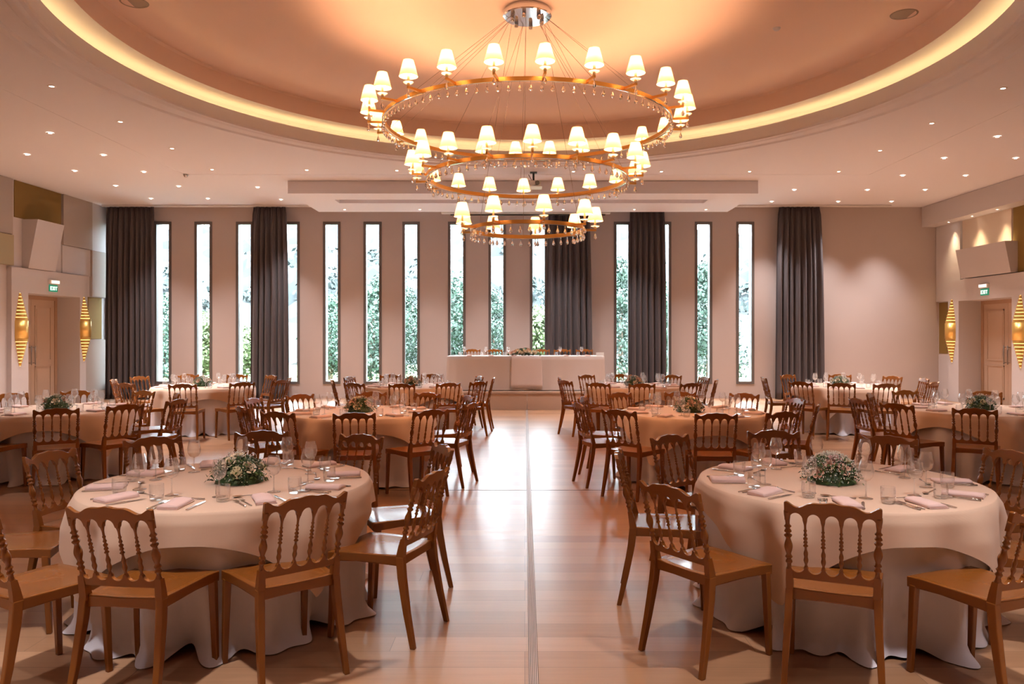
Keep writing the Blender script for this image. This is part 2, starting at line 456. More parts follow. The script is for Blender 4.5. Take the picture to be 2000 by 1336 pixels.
def double_door(n, X, s, oy0, oy1, oz, dep, handles):
    root = bpy.data.objects.new('door_%d' % n, None); COL.objects.link(root); root['kind'] = 'structure'
    xd = X + s * (dep - .01)
    root.location = (xd, (oy0 + oy1) / 2, 0)
    T = Matrix.Translation(-Vector(root.location))
    fr = MB(); t = .09
    def bx(mb, xa, xb, ya, yb, za, zb):
        p, q = sorted((xa, xb)); mb.box(p, q, ya, yb, za, zb, xf=T)
    for ya, yb, za, zb in ((oy0, oy0 + t, 0, oz), (oy1 - t, oy1, 0, oz), (oy0 + t, oy1 - t, oz - t, oz)):
        bx(fr, xd, xd - s * .07, ya, yb, za, zb)
    fr.build('door_frame', M['doorf'], root)
    ym = (oy0 + oy1) / 2
    for k, (ya, yb) in enumerate(((oy0 + t, ym - .004), (ym + .004, oy1 - t))):
        lf = MB()
        bx(lf, xd, xd - s * .05, ya, yb, .01, oz - t)
        for pa, pb in ((1.02, oz - t - .14), (.14, .92)):
            wy0, wy1 = ya + .13, yb - .13
            for q0, q1, r0, r1 in ((wy0, wy1, pb - .03, pb), (wy0, wy1, pa, pa + .03), (wy0, wy0 + .03, pa, pb), (wy1 - .03, wy1, pa, pb)):
                bx(lf, xd - s * .05, xd - s * .065, q0, q1, r0, r1)
            bx(lf, xd - s * .05, xd - s * .058, wy0 + .07, wy1 - .07, pa + .07, pb - .07)
        leaf = lf.build('door_leaf', M['door'], root)
        h = MB(); yh = (ym - .07) if k == 0 else (ym + .07)
        xh = xd - s * .11
        h.tube([(xh, yh, .95), (xh, yh, 1.38)], .012, 8, xf=T)
        for z in (.99, 1.34): h.tube([(xd - s * .04, yh, z), (xh, yh, z)], .008, 6, xf=T)
        h.build('door_handle', M['steel'], leaf)
    return root
double_door(1, XLw, -1, a0, a1, az, dep, True)

XRw, s, a0r, a1r, azr, dep = side_wall('right')
Rp = lambda *a: panel(XRw, 1, *a)
ZBm = 4.37
Rp(18.50, 19.58, 2.46, ZBm, .075, M['side'])
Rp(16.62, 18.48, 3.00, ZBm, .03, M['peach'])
Rp(13.2, 16.58, 2.97, ZBm, .02, M['goldp'])
Rp(16.42, 18.30, 2.97, 3.64, .17, M['side'], .30)
Rp(19.10, 19.56, 1.15, 2.44, .01, M['goldp'])
Rp(19.05, 19.12, .3, 1.13, .02, M['dark'])
portal(XRw, 1, 15.4, 18.98, 2.95, a0r, a1r, azr, M['side'])
double_door(2, XRw, 1, a0r, a1r, azr, dep, True)
# dropped beam along the right wall
b = MB(); b.box(10.13, XRw, YF, YB, ZBm, zc); struct('trim_%d' % TRIM[0], b, M['side']); TRIM[0] += 1

# dropped ceiling box in front of the windows, with a long slot
bx0, bx1, by0, by1, bz0 = -5.0, 4.92, 16.2, 18.65, 4.61
sx0, sx1, sy0, sy1 = -4.2, 4.05, 16.95, 17.40
b = MB()
b.box(bx0, bx1, by0, sy0, bz0, zc); b.box(bx0, bx1, sy1, by1, bz0, zc)
b.box(bx0, sx0, sy0, sy1, bz0, zc); b.box(sx1, bx1, sy0, sy1, bz0, zc); b.box(sx0, sx1, sy0, sy1, bz0 + .15, zc)
struct('trim_%d' % TRIM[0], b, M['ceiling']); TRIM[0] += 1
# curtain rails
for x0, x1 in ((XL + .1, -5.05), (5.0, wx(1742, 19.2))):
    b = MB(); b.box(x0, x1, 19.22, 19.30, zc - .035, zc); struct('trim_%d' % TRIM[0], b, M['rail']); TRIM[0] += 1

# ------------------------------------------------------------------ outdoors
b = MB(); b.box(-60, 60, YB + WT + .25, 90, -.5, -.3)
b.build('lawn', mat('lawn grass', (.06, .09, .03), .9, var=(3, .3), bump=(20, .4)))['kind'] = 'structure'
# wooded hillside
b = MB(); nx, ny = 90, 40; V = []
random.seed(11)
def vnoise(x, y):
    return (sin(x * .9 + 1.3) * cos(y * .7) + .6 * sin(x * 2.1 + y * 1.7) + .5 * cos(x * 3.7 - y * 2.9) + .35 * sin(x * 6.1 + y * 5.3)) / 2.4
for j in range(ny + 1):
    for i in range(nx + 1):
        x = -70 + 140 * i / nx; y = 48 + 60 * j / ny
        h = 17 * (j / ny) ** .8 + 3.0 * sin(x * .05 + 2.2) * (j / ny)
        V.append((x, y, -.4 + h + 1.5 * vnoise(x * .8, y * .9) * min(1, j / 4) + random.uniform(-.35, .35)))
b.add(V, [(j * (nx + 1) + i, j * (nx + 1) + i + 1, (j + 1) * (nx + 1) + i + 1, (j + 1) * (nx + 1) + i) for j in range(ny) for i in range(nx)], smooth=False)
hm = mat('wooded hill', (.016, .0205, .022), .95, var=(.6, .75), bump=(3, 1.0))
b.build('hillside', hm)['kind'] = 'structure'

def leaf_cloud(mb, c, rad, n, size, mi=0, squash=1.0, shell=.55):
    for _ in range(n):
        d = Vector((random.gauss(0, 1), random.gauss(0, 1), random.gauss(0, 1))).normalized()
        r = rad * (shell + (1 - shell) * random.random())
        p = Vector(c) + Vector((d.x * r, d.y * r, d.z * r * squash))
        nn = (d + Vector((random.uniform(-.7, .7), random.uniform(-.7, .7), random.uniform(-.7, .7)))).normalized()
        u = nn.orthogonal().normalized(); v = nn.cross(u); a = random.uniform(0, 6.28)
        u, v = u * cos(a) + v * sin(a), v * cos(a) - u * sin(a); sz = size * random.uniform(.6, 1.3)
        mb.add([p - u * sz * .5, p + v * sz * .28, p + u * sz * .5, p - v * sz * .28], [(0, 1, 2, 3)], mi)
TREE_M = [mat('tree leaf blue green', (.036, .070, .048), .6, var=(2, .5)), mat('tree leaf bright', (.085, .115, .045), .6, var=(2, .5)), mat('tree leaf dark', (.030, .056, .040), .6, var=(2, .5)), mat('bark', (.16, .11, .08), .9, bump=(12, .5))]
def make_tree(name, kind, seed):
    random.seed(seed)
    root = thing(name, '', 'tree')
    cr = MB()
    H = {0: 5.2, 1: 3.4, 2: 6.5}[kind]
    blobs = 13
    for k in range(blobs):
        t = k / (blobs - 1)
        rr = (1.6 if kind != 2 else 1.9 * (1 - .75 * t)) * (1 if kind == 2 else sin(.5 + t * 2.2))
        a = k * 2.4
        c = (rr * .55 * cos(a), rr * .55 * sin(a), .9 + t * (H - 1.3))
        leaf_cloud(cr, c, rr * .62 + .3, 620, .18, 0, .8, .35)
    cr.build('crown', TREE_M[kind], root, fix=False)
    tr = MB(); tr.tube([(0, 0, -.1), (.06, .02, H * .3), (.0, .05, H * .75)], [.16, .12, .05], 9); tr.build('trunk', TREE_M[3], root)
    return root
T0, T1, T2 = make_tree('tree', 0, 1), make_tree('tree', 1, 2), make_tree('tree', 2, 3)
TREES = [  # window number, distance, kind, scale, text
    (2, 25.5, 0, 0.62, 'leafy green tree behind the second window from the left'),
    (3, 27, 1, 0.78, 'yellow-green tree behind the third window from the left'),
    (4, 30, 1, 0.66, 'small bright green tree left of the second curtain'),
    (6, 30, 0, 0.66, 'round green tree behind the window right of the second curtain'),
    (7, 26, 0, 0.74, 'dense blue-green tree behind the seventh window'),
    (8, 29, 2, 0.58, 'dark conifer behind the window left of the head table'),
    (9, 28, 0, 0.82, 'green tree behind the left end of the head table'),
    (10, 26, 2, 0.54, 'dark green conifer behind the middle of the head table'),
    (11, 29, 1, 0.86, 'light green tree behind the window beside the stage curtain'),
    (13, 27, 2, 0.72, 'tall dark conifer left of the fourth curtain'),
    (14, 30, 0, 0.78, 'green tree behind the window right of the fourth curtain'),
    (15, 26, 2, 0.68, 'tall conifer with a bare trunk behind the second window from the right'),
]
used = set()
for wn, Y, kind, sc_, text in TREES:
    x0, x1 = WW[wn - 1]; xc = (x0 + x1) / 2 / YB * Y + random.uniform(-.3, .3)
    src = (T0, T1, T2)[kind]
    o = src if kind not in used else dup(src)
    used.add(kind)
    o.location = (xc, Y, -.3); o.rotation_euler = (0, 0, wn * 1.3); o.scale = (sc_,) * 3
    o['label'] = text; o['group'] = 'trees outside the windows'
random.seed(5)
hb = MB()
for k in range(66):
    leaf_cloud(hb, (-15 + k * .3, 23.4 + random.uniform(-.3, .3), -.05 + random.uniform(0, .25)), .55, 70, .12, 0, .8, .4)
tag(hb.build('hedge', mat('hedge leaf', (.26, .27, .14), .6, var=(3, .4)), fix=False), 'low yellow-green hedge running outside behind the windows', 'hedge', kind='stuff')
sb = MB()
random.seed(8)
for k in range(60):
    x = random.uniform(-32, 30); y = random.uniform(50, 75); h = 17 * ((y - 48) / 60) ** .8
    leaf_cloud(sb, (x, y, h + .2), random.uniform(1.2, 2.4), 260, .55, 0, .8, .4)
tag(sb.build('hillside_woodland', mat('hill tree leaf', (.018, .028, .026), .7, var=(.5, .5)), fix=False), 'hazy woodland covering the hillside beyond the garden', 'woodland', kind='stuff')
b = MB(); b.box(-60, 60, YB + WT + .25, 22.6, -.3, -.05); b.build('bounce_slab', mat('pale bounce slab', (.75, .73, .70), .8, bump=(6, .2)))['kind'] = 'structure'  # added pale slab that bounces daylight up onto the ceiling
b = MB(); b.box(7.1, 9.6, 24.0, 24.2, -.3, 5.2); b.box(7.0, 9.7, 23.95, 24.25, 5.2, 5.3)
tag(b.build('garden_wall', mat('white render', (.5, .5, .48), .9, bump=(5, .2))), 'white rendered garden wall outside the rightmost window', 'wall')

# ------------------------------------------------------------------ curtains
def curtain(pt0, pt1, pb0, pb1, label, Y=19.27, ztop=ZC - .05):
    random.seed(int(pt0))
    n = 180; rows = 26
    nf = max(5, int((pt1 - pt0) / 9.5)); ph = [random.uniform(-.5, .5) for _ in range(nf + 2)]
    V = []
    for r in range(rows + 1):
        t = r / rows; z = ztop * (1 - t) + .012 * t
        for i in range(n + 1):
            u = i / n
            e = t ** .35
            p0 = pt0 + (pb0 - pt0) * e; p1 = pt1 + (pb1 - pt1) * e
            k = u * nf; kk = int(k); fr = k - kk
            warp = (ph[kk] * (1 - fr) + ph[kk + 1] * fr) * .45
            amp = .035 + .035 * min(1, t * 3)
            y = Y + amp * sin(2 * pi * (k + warp)) + (.012 * sin(4 * pi * k + 3 * ph[kk]) if t > .05 else .02 * sin(10 * pi * k))
            x = wx(p0 + (p1 - p0) * u, Y) + .01 * sin(2 * pi * k + t * 2)
            V.append((x, y, z))
    c = MB(); c.add(V, [(r * (n + 1) + i, r * (n + 1) + i + 1, (r + 1) * (n + 1) + i + 1, (r + 1) * (n + 1) + i) for r in range(rows) for i in range(n)], smooth=True)
    o = c.build('curtain', M['curtain'], fix=False)
    m = o.modifiers.new('solid', 'SOLIDIFY'); m.thickness = .006
    return tag(o, label, 'curtain', 'dark floor-length curtains')
curtain(209, 301, 204, 303, 'widest charcoal curtain, in the corner by the left wall')
curtain(495, 557, 487, 563, 'charcoal curtain hanging between the windows left of the stage')
curtain(1074, 1148, 1066, 1157, 'charcoal curtain hanging behind the head table')
curtain(1231, 1296, 1228, 1300, 'charcoal curtain hanging just right of the stage')
curtain(1522, 1599, 1514, 1608, 'charcoal curtain on the bare wall right of all the windows')

# ------------------------------------------------------------------ downlights
def make_spot():
    root = thing('ceiling_spotlight', '', 'spotlight')
    r = MB(); r.lathe([(.028, -.002), (.032, -.008), (.050, -.006), (.053, 0)], 20); r.build('bezel', M['spotring'], root, fix=False)
    l = MB(); l.lathe([(0, -.003), (.029, -.003)], 16, smooth=False); l.build('lens', M['spotlens'], root, fix=False)
    ld = bpy.data.lights.new('spot beam', 'SPOT'); ld.energy = E_SPOT; ld.color = SPOT_COL; ld.spot_size = radians(74); ld.spot_blend = 1.0; ld.shadow_soft_size = .10
    lo = bpy.data.objects.new('spot_lamp', ld); COL.objects.link(lo); lo.parent = root; lo.location = (0, 0, -.02)
    return root
SPOT = make_spot()
spots = []
def col_name(px): return 'left' if px < 600 else ('middle' if px < 1400 else 'right')
SPL = [(101, 170), (235, 239), (98, 260), (336, 291), (202, 303), (53, 302), (281, 336), (414, 332), (599, 333), (146, 334), (226, 363), (349, 364), (503, 366), (295, 388), (406, 388), (549, 390),
       (775, 334), (1120, 336), (1292, 336), (1959, 174), (1820, 242), (1948, 267), (1719, 295), (1844, 309), (1984, 309), (1464, 336), (1638, 336), (1763, 343), (1886, 343), (1551, 371), (1694, 371), (1807, 371), (1507, 394), (1637, 394), (1741, 394)]
ORD = ['first', 'second', 'third', 'fourth', 'fifth', 'sixth', 'seventh', 'eighth', 'ninth', 'tenth', 'eleventh', 'twelfth', 'thirteenth', 'fourteenth', 'fifteenth', 'sixteenth', 'seventeenth', 'eighteenth', 'nineteenth', 'twentieth']
lab_spot = {}
lefts = sorted([p for p in SPL if p[0] < 700], key=lambda p: p[1]); rights = sorted([p for p in SPL if p[0] > 1400], key=lambda p: p[1])
for k, p in enumerate(lefts): lab_spot[p] = 'small lit ceiling spotlight, %s nearest the camera on the left ceiling' % ORD[k]
for k, p in enumerate(rights): lab_spot[p] = 'small lit ceiling spotlight, %s nearest the camera on the right ceiling' % ORD[k]
lab_spot[(775, 334)] = 'small lit ceiling spotlight just left of the chandelier before the dropped box'
lab_spot[(1120, 336)] = 'small lit ceiling spotlight seen through the middle chandelier ring'
lab_spot[(1292, 336)] = 'small lit ceiling spotlight just right of the chandelier before the dropped box'
first = [True]
BEAM_L = [c for c in COL.objects if c.parent == SPOT and c.type == 'LIGHT'][0].data.copy(); BEAM_L.energy = 60; BEAM_L.color = (1, .72, .42)
def put_spot(loc, label, group='recessed ceiling spotlights'):
    if first[0]:
        o = SPOT; first[0] = False; o.location = loc; o['label'] = label; o['group'] = group
    else: o = dup(SPOT, loc, 0, label, group)
    return o
for p in SPL:
    z = ZC - .006; Y = F * (z - EYE) / (CY - p[1]); X = wx(p[0], Y)
    zz = z if (abs(X - .05) > 6.95 or Y > 15.6) else ZC + .006
    put_spot((X, Y, zz), lab_spot[p])
for k, px in enumerate((673, 820, 960, 1100, 1239, 1379)):
    Y = F * (bz0 - EYE) / (CY - 409); put_spot((wx(px, Y), Y, bz0), 'lit spotlight in the dropped ceiling box, %s from the left' % ORD[k], 'spotlights in the dropped ceiling box')
for k, (px, py) in enumerate(((1855, 434), (1902, 422), (1952, 409))):
    Y = F * (ZBm - EYE) / (CY - py); so = put_spot((10.33, Y, ZBm), 'lit spotlight under the right wall beam, %s from the corner' % ORD[k], 'spotlights under the right wall beam')
    so.scale = (.8, .8, .8)
    for ch in COL.objects:
        if ch.parent == so and ch.type == 'LIGHT': ch.data = BEAM_L
# same ceiling behind the camera; unseen spots added to brighten the front tables
for k, (x, y) in enumerate([(-8.2, 5.5), (-8.2, 2.0), (8.3, 5.5), (8.3, 2.0), (-8.2, -2), (8.3, -2), (-3.2, 1.2), (3.2, 1.2), (0, 1.0), (-3.5, -2.2), (0, -2.2), (3.5, -2.2), (-5.9, 1.6), (5.9, 1.6), (-4.6, 2.9), (-1.9, 3.0), (1.9, 3.0), (4.6, 2.9)]):
    put_spot((x, y, ZC - .006 if abs(x) > 6.95 else ZC + .006), 'unseen fill spotlight added over the camera end of the hall, %s of eighteen' % ORD[k], 'added unseen spotlights over the camera end of the hall')

# ------------------------------------------------------------------ chandelier
CC = Vector((.03, 9.12, 0))
chand = thing('chandelier', 'three-tier gilded ring chandelier with cream shades and crystal drops under the round ceiling', 'chandelier', tuple(CC))
b = MB(); b.lathe([(0, 5.405), (.275, 5.405), (.29, 5.415), (.29, 5.455), (.27, 5.50), (0, 5.50)], 48, smooth=False)
can = b.build('canopy', M['chrome'], chand)
for k in range(6):
    a = 2 * pi * k / 6 + .3
    g = MB(); g.lathe([(0, 5.34), (.022, 5.34), (.026, 5.37), (.026, 5.405)], 12, xf=Matrix.Translation((.18 * cos(a), .18 * sin(a), 0)))
    g.build('cord_grip', M['chrome'], can)
RINGS = [(1.68, 4.12, 24, 1.86, 5.0), (1.18, 3.49, 18, 1.35, 2.0), (.66, 2.885, 9, .81, 12.6)]
# prototype crystal
def crystal_prof():
    return [(0, 0), (.003, -.002), (.003, -.03), (.007, -.036), (.0165, -.062), (.019, -.072), (.015, -.085), (.006, -.094), (0, -.096)]
cb = MB(); cb.lathe(crystal_prof(), 8, smooth=False); CRY = cb.data('crystal_drop', M['crystal'])
sh = MB(); NP = 40; prof = [(.051, .270), (.093, .108)]
V = []
for i in range(NP * 2):
    a = pi * i / NP; k = 1 + (.02 if i % 2 else 0)
    for r, z in prof: V.append((r * k * cos(a), r * k * sin(a), z))
n2 = NP * 2
sh.add(V, [(2 * i, 2 * ((i + 1) % n2), 2 * ((i + 1) % n2) + 1, 2 * i + 1) for i in range(n2)], smooth=True)
SHD = sh.data('lamp_shade', M['shade'])
cd = MB(); cd.lathe([(0, 0), (.015, 0), (.015, .02), (.010, .03), (.013, .05), (.013, .15), (0, .15)], 10); CND = cd.data('candle_sleeve', M['candle'])
dp = MB(); dp.lathe([(.012, .030), (.035, .026), (.050, .036), (.052, .040), (.034, .031), (.012, .035)], 16); DRP = dp.data('drip_pan', glass('drip pan glass', (1, 1, 1), .05, .05, .5, .35))
ld = bpy.data.lights.new('bulb light', 'POINT'); ld.energy = E_BULB; ld.color = LAMP_COL; ld.shadow_soft_size = .02
def child(name, data, parent, loc=(0, 0, 0), rz=0):
    o = bpy.data.objects.new(name, data); COL.objects.link(o); o.parent = parent; o.location = loc; o.rotation_euler = (0, 0, rz); return o
drops = []
for (R, z, n, ra, ph) in RINGS:
    r = MB(); hw, hh = .017, .021
    r.lathe([(R - hw, z - hh), (R + hw, z - hh), (R + hw, z + hh), (R - hw, z + hh), (R - hw, z - hh)], 96, smooth=False)
    ring = r.build('ring', M['gold'], chand, fix=False)
    st = MB(); st.lathe([(R + .004, z - hh - .006), (R + .018, z - hh - .006), (R + .018, z - hh), (R + .004, z - hh), (R + .004, z - hh - .006)], 96, smooth=False)
    st.build('crystal_rail', M['chrome'], ring, fix=False)
    for k in range(n):
        a = -pi / 2 + radians(ph + k * 360.0 / n)
        am = MB(); am.box(R - .01 - ra, .012, -.011, .011, -.012, .012)
        arm = am.build('lamp_arm', M['gold'], chand); arm.location = (ra * cos(a), ra * sin(a), z); arm.rotation_euler = (0, 0, a)
        child('candle_sleeve', CND, arm, (0, 0, .012)); child('drip_pan', DRP, arm, (0, 0, .012)); child('lamp_shade', SHD, arm, (0, 0, 0), k * .7)
        child('crystal_drop', CRY, arm, (0, 0, -.012)); child('bulb', ld, arm, (0, 0, .200))
    nd = int(round(2 * pi * R / .107))
    for k in range(nd):
        a = 2 * pi * (k + .5) / nd
        drops.append(((R + .008) * cos(a), (R + .008) * sin(a), z - hh - .006))
    nc = 6 if R > 1.5 else 3
    for k in range(nc):
        a = 2 * pi * (k + .5) / nc + (.25 if R > 1.5 else .6)
        c = MB(); c.tube([(.2 * cos(a), .2 * sin(a), 5.405), (R * cos(a), R * sin(a), z + hh)], .0020, 5); c.build('suspension_cable', M['cable'], chand)
        if R > 1.5:
            c = MB(); c.tube([(.2 * cos(a), .2 * sin(a), 5.405), (R * cos(a + .16), R * sin(a + .16), z + hh)], .0020, 5); c.build('suspension_cable', M['cable'], chand)
drops.sort(key=lambda d: (Vector(d) + CC - Vector((0, 0, EYE))).length)
for d in drops[:100]: child('crystal_drop', CRY, chand, d)
rb = MB()
for d in drops[100:]: rb.lathe(crystal_prof(), 8, smooth=False, xf=Matrix.Translation(d))
o = rb.build('crystal_drops', M['crystal'], chand, fix=False); o['kind'] = 'stuff'

# ------------------------------------------------------------------ sconces, signs, speakers, projector
def sconce(X, s, y, zc_, label):
    root = thing('wall_sconce', label, 'wall lamp', (X, y, zc_), 0, 'stepped gold wall sconces')
    a0, a1 = (-pi / 2, pi / 2) if s < 0 else (pi / 2, 3 * pi / 2)
    p = MB(); p.lathe([(.150, -.19), (.158, -.19), (.158, .19), (.150, .19)], 24, a0=a0, a1=a1, smooth=True)
    p.build('centre_drum', M['brass'], root, fix=False)
    for sg in (1, -1):
        for k in range(8):
            r = .148 - k * .0165; z0 = .19 + k * .072
            t = MB()
            z1 = z0 + .060
            t.lathe([(r - .012, sg * z0), (r, sg * z0), (r, sg * z1), (r - .012, sg * z1)], 20, a0=a0, a1=a1, smooth=False)
            t.build('tier', M['brass'], root, fix=False)
    for sg in (1, -1):
        g = MB(); g.lathe([(0.02, sg * .185), (.142, sg * .185)], 16, a0=a0, a1=a1, smooth=False); g.build('led_disc', M['glow'], root, fix=False)
        g = MB(); P_ = []
        for k in range(8):
            r = .148 - k * .0165 - .020; z0 = .19 + k * .072
            if r > .012: P_ += [(r, sg * z0), (r, sg * (z0 + .072))]
        g.lathe(P_, 16, a0=a0, a1=a1, smooth=False); g.build('led_core', M['core'], root, fix=False)
    bk = MB(); x0, x1 = (0, .012) if s < 0 else (-.012, 0)
    bk.box(x0, x1, -.02, .02, -.76, .76); bk.build('back_plate', M['brass'], root)
    ldd = bpy.data.lights.new('sconce light', 'POINT'); ldd.energy = E_SCONCE; ldd.color = (1, .55, .2); ldd.shadow_soft_size = .03
    for sg in (1, -1):
        child('sconce_bulb', ldd, root, ((.03 if s < 0 else -.03), 0, sg * .24))
    return root
PX_L, PX_R = XLw + .10, XRw - .10
sconce(PX_L, -1, 16.12, 1.74, 'stepped gold wall sconce left of the left doorway, catching daylight')
sconce(PX_L, -1, 18.46, 1.76, 'stepped gold wall sconce between the left doorway and the corner curtain')
sconce(PX_R, 1, 18.80, 1.72, 'stepped gold wall sconce between the right doorway and the back corner')
sconce(PX_R, 1, 16.20, 1.70, 'stepped gold wall sconce on the camera side of the right doorway')

def exit_sign(X, s, y, z, side):
    root = thing('exit_sign', 'green EXIT sign above the %s doorway' % side, 'sign', (X, y, z), 0, 'green exit signs')
    p = MB(); x0, x1 = sorted((0, -s * .02)); p.box(x0, x1, -.15, .15, -.075, .075); p.build('sign_plate', M['green'], root, bevel=.004)
    l = MB(); xf0 = -s * .0205; d = 1 if s < 0 else -1     # reading direction along y
    # text runs so that it reads correctly when facing the wall
    def seg(u0, v0, u1, v1, wd=.016):
        a = Vector((xf0 - s * .002, u0 * d, v0)); c = Vector((xf0 - s * .002, u1 * d, v1))
        l.bar(a, c, .004, wd, side=(1, 0, 0))
    h = .042
    def U(u): return u
    seg(-.115, -h, -.115, h); seg(-.122, h - .008, -.065, h - .008); seg(-.122, 0, -.072, 0); seg(-.122, -h + .008, -.065, -h + .008)
    seg(-.048, -h, .008, h); seg(-.048, h, .008, -h)
    seg(.035, -h, .035, h)
    seg(.092, -h, .092, h); seg(.062, h - .008, .122, h - .008)
    l.build('lettering', M['signw'], root)
    e = thing('emergency_light', 'white emergency light fixed above the %s exit sign' % side, 'emergency light', (X, y, z + .14), 0, 'emergency lights')
    bb_ = MB(); x0, x1 = sorted((0, -s * .06)); bb_.box(x0, x1, -.17, .17, -.045, .045); bb_.build('housing', M['white'], e, bevel=.01)
    bb_ = MB(); x0, x1 = sorted((-s * .06, -s * .068)); bb_.box(x0, x1, -.14, .14, -.03, .03); bb_.build('diffuser', mat('diffuser', (.9, .9, .88), .3, emit=(1, .95, .9), es=.4), e)
exit_sign(PX_L, -1, 17.25, 2.67, 'left')
exit_sign(PX_R, 1, 17.45, 2.60, 'right')

def grille(px, py, label):
    zt = 5.50; Y = F * (zt - EYE) / (CY - py)
    o = thing('ceiling_speaker', label, 'speaker', (wx(px, Y), Y, zt), 0, 'round ceiling speakers')
    g = MB(); g.lathe([(0, -.006), (.135, -.006)], 32, smooth=False); g.build('grille', M['grille'], o, fix=False)
    g = MB(); g.lathe([(.135, -.010), (.155, -.009), (.16, 0)], 32); g.build('rim', M['grille'], o, fix=False)
grille(262, 4, 'round beige speaker in the dome, left at the top edge')
grille(1766, 27, 'round beige speaker in the dome, right side')
Y = F * (5.5 - EYE) / (CY - 55)
b = MB(); b.lathe([(0, -.03), (.03, -.028), (.045, -.01), (.05, 0)], 20, xf=Matrix.Translation((wx(1517, Y), Y, 5.5)))
tag(b.build('smoke_detector', M['ceiling'], fix=False), 'tiny smoke detector on the dome right of the chandelier', 'smoke detector')
b = MB(); Y = yz(341, ZC); b.lathe([(0, -.05), (.03, -.04), (.05, 0)], 14, xf=Matrix.Translation((wx(363, Y), Y, ZC - .006)))
tag(b.build('ceiling_sensor', M['steel'], fix=False), 'small dark sensor on the left ceiling edge', 'sensor')

pr = thing('projector', 'white projector hanging from the ceiling behind the chandelier', 'projector', (wx(1042, 15.4), 15.4, 4.86))
b = MB(); b.box(-.02, .02, -.02, .02, -.16, .03); b.box(-.07, .07, -.07, .07, .01, .03); b.bar((-.1, 0, -.02), (-.02, 0, -.16), .012, .012); b.build('ceiling_mount', M['black'], pr)
b = MB(); b.box(-.19, .15, -.16, .16, -.27, -.16); b.build('projector_body', M['white'], pr, bevel=.015)
b = MB(); b.lathe([(0, 0), (.035, 0), (.04, .02), (.04, .05)], 16, xf=Matrix.Translation((.07, -.155, -.215)) @ Matrix.Rotation(pi / 2, 4, 'X')); b.build('lens', M['black'], pr)
b = MB(); b.box(-.21, .17, -.18, .18, -.285, -.272); b.build('shelf', M['white'], pr)

ps = thing('projection_screen', 'rolled projection screen with a black bottom bar above the stage', 'screen', (0, 18.85, 4.61))
b = MB(); b.box(wx(862, 18.85), wx(1192, 18.85), -.06, .06, -.015, .08); b.box(-1.85, -1.80, -.03, .03, .08, .257); b.box(1.85, 1.90, -.03, .03, .08, .257); b.build('housing', M['white'], ps, bevel=.01)
b = MB(); b.box(wx(880, 18.85), wx(1182, 18.85), -.02, .02, -.055, -.03); b.build('bottom_bar', M['black'], ps)
b = MB(); b.box(wx(880, 18.85), wx(1182, 18.85), -.003, .003, -.03, 0); b.build('screen_fabric', M['white'], ps)

# ------------------------------------------------------------------ chair prototype
def backmap(x, z, d=0.0):
    """point of the leaning, slightly curved chair back"""
    t = max(0.0, (z - .45) / .45)
    y = -.195 - .105 * t ** 1.15 - .016 * (1 - (x / .2) ** 2) + d
    k = 1 + .04 * t
    return (x * k, y, z)
def slab(mb, xs, zlo, zhi, thick):
    V = []
    for x, a, c in zip(xs, zlo, zhi):
        for zz, d in ((a, -thick / 2), (c, -thick / 2), (c, thick / 2), (a, thick / 2)):
            V.append(backmap(x, zz, d))
    n = len(xs); Fs = []
    for i in range(n - 1):
        for q in range(4):
            Fs.append((4 * i + q, 4 * i + (q + 1) % 4, 4 * i + 4 + (q + 1) % 4, 4 * i + 4 + q))
    Fs += [(0, 1, 2, 3), tuple(4 * (n - 1) + q for q in (3, 2, 1, 0))]
    mb.add(V, Fs)
def turned(mb, x, z0, z1, r, beads, n=10):
    """turned spindle following the back"""
    P, Rr = [], []
    N = 46
    for i in range(N + 1):
        t = i / N; z = z0 + (z1 - z0) * t
        rr = r
        for c, wd, dr in beads:
            e = abs(t - c) / wd
            if e < 1: rr += dr * 1.45 * (0.5 + 0.5 * cos(pi * e))
        P.append(backmap(x, z)); Rr.append(rr)
    mb.tube(P, Rr, n)
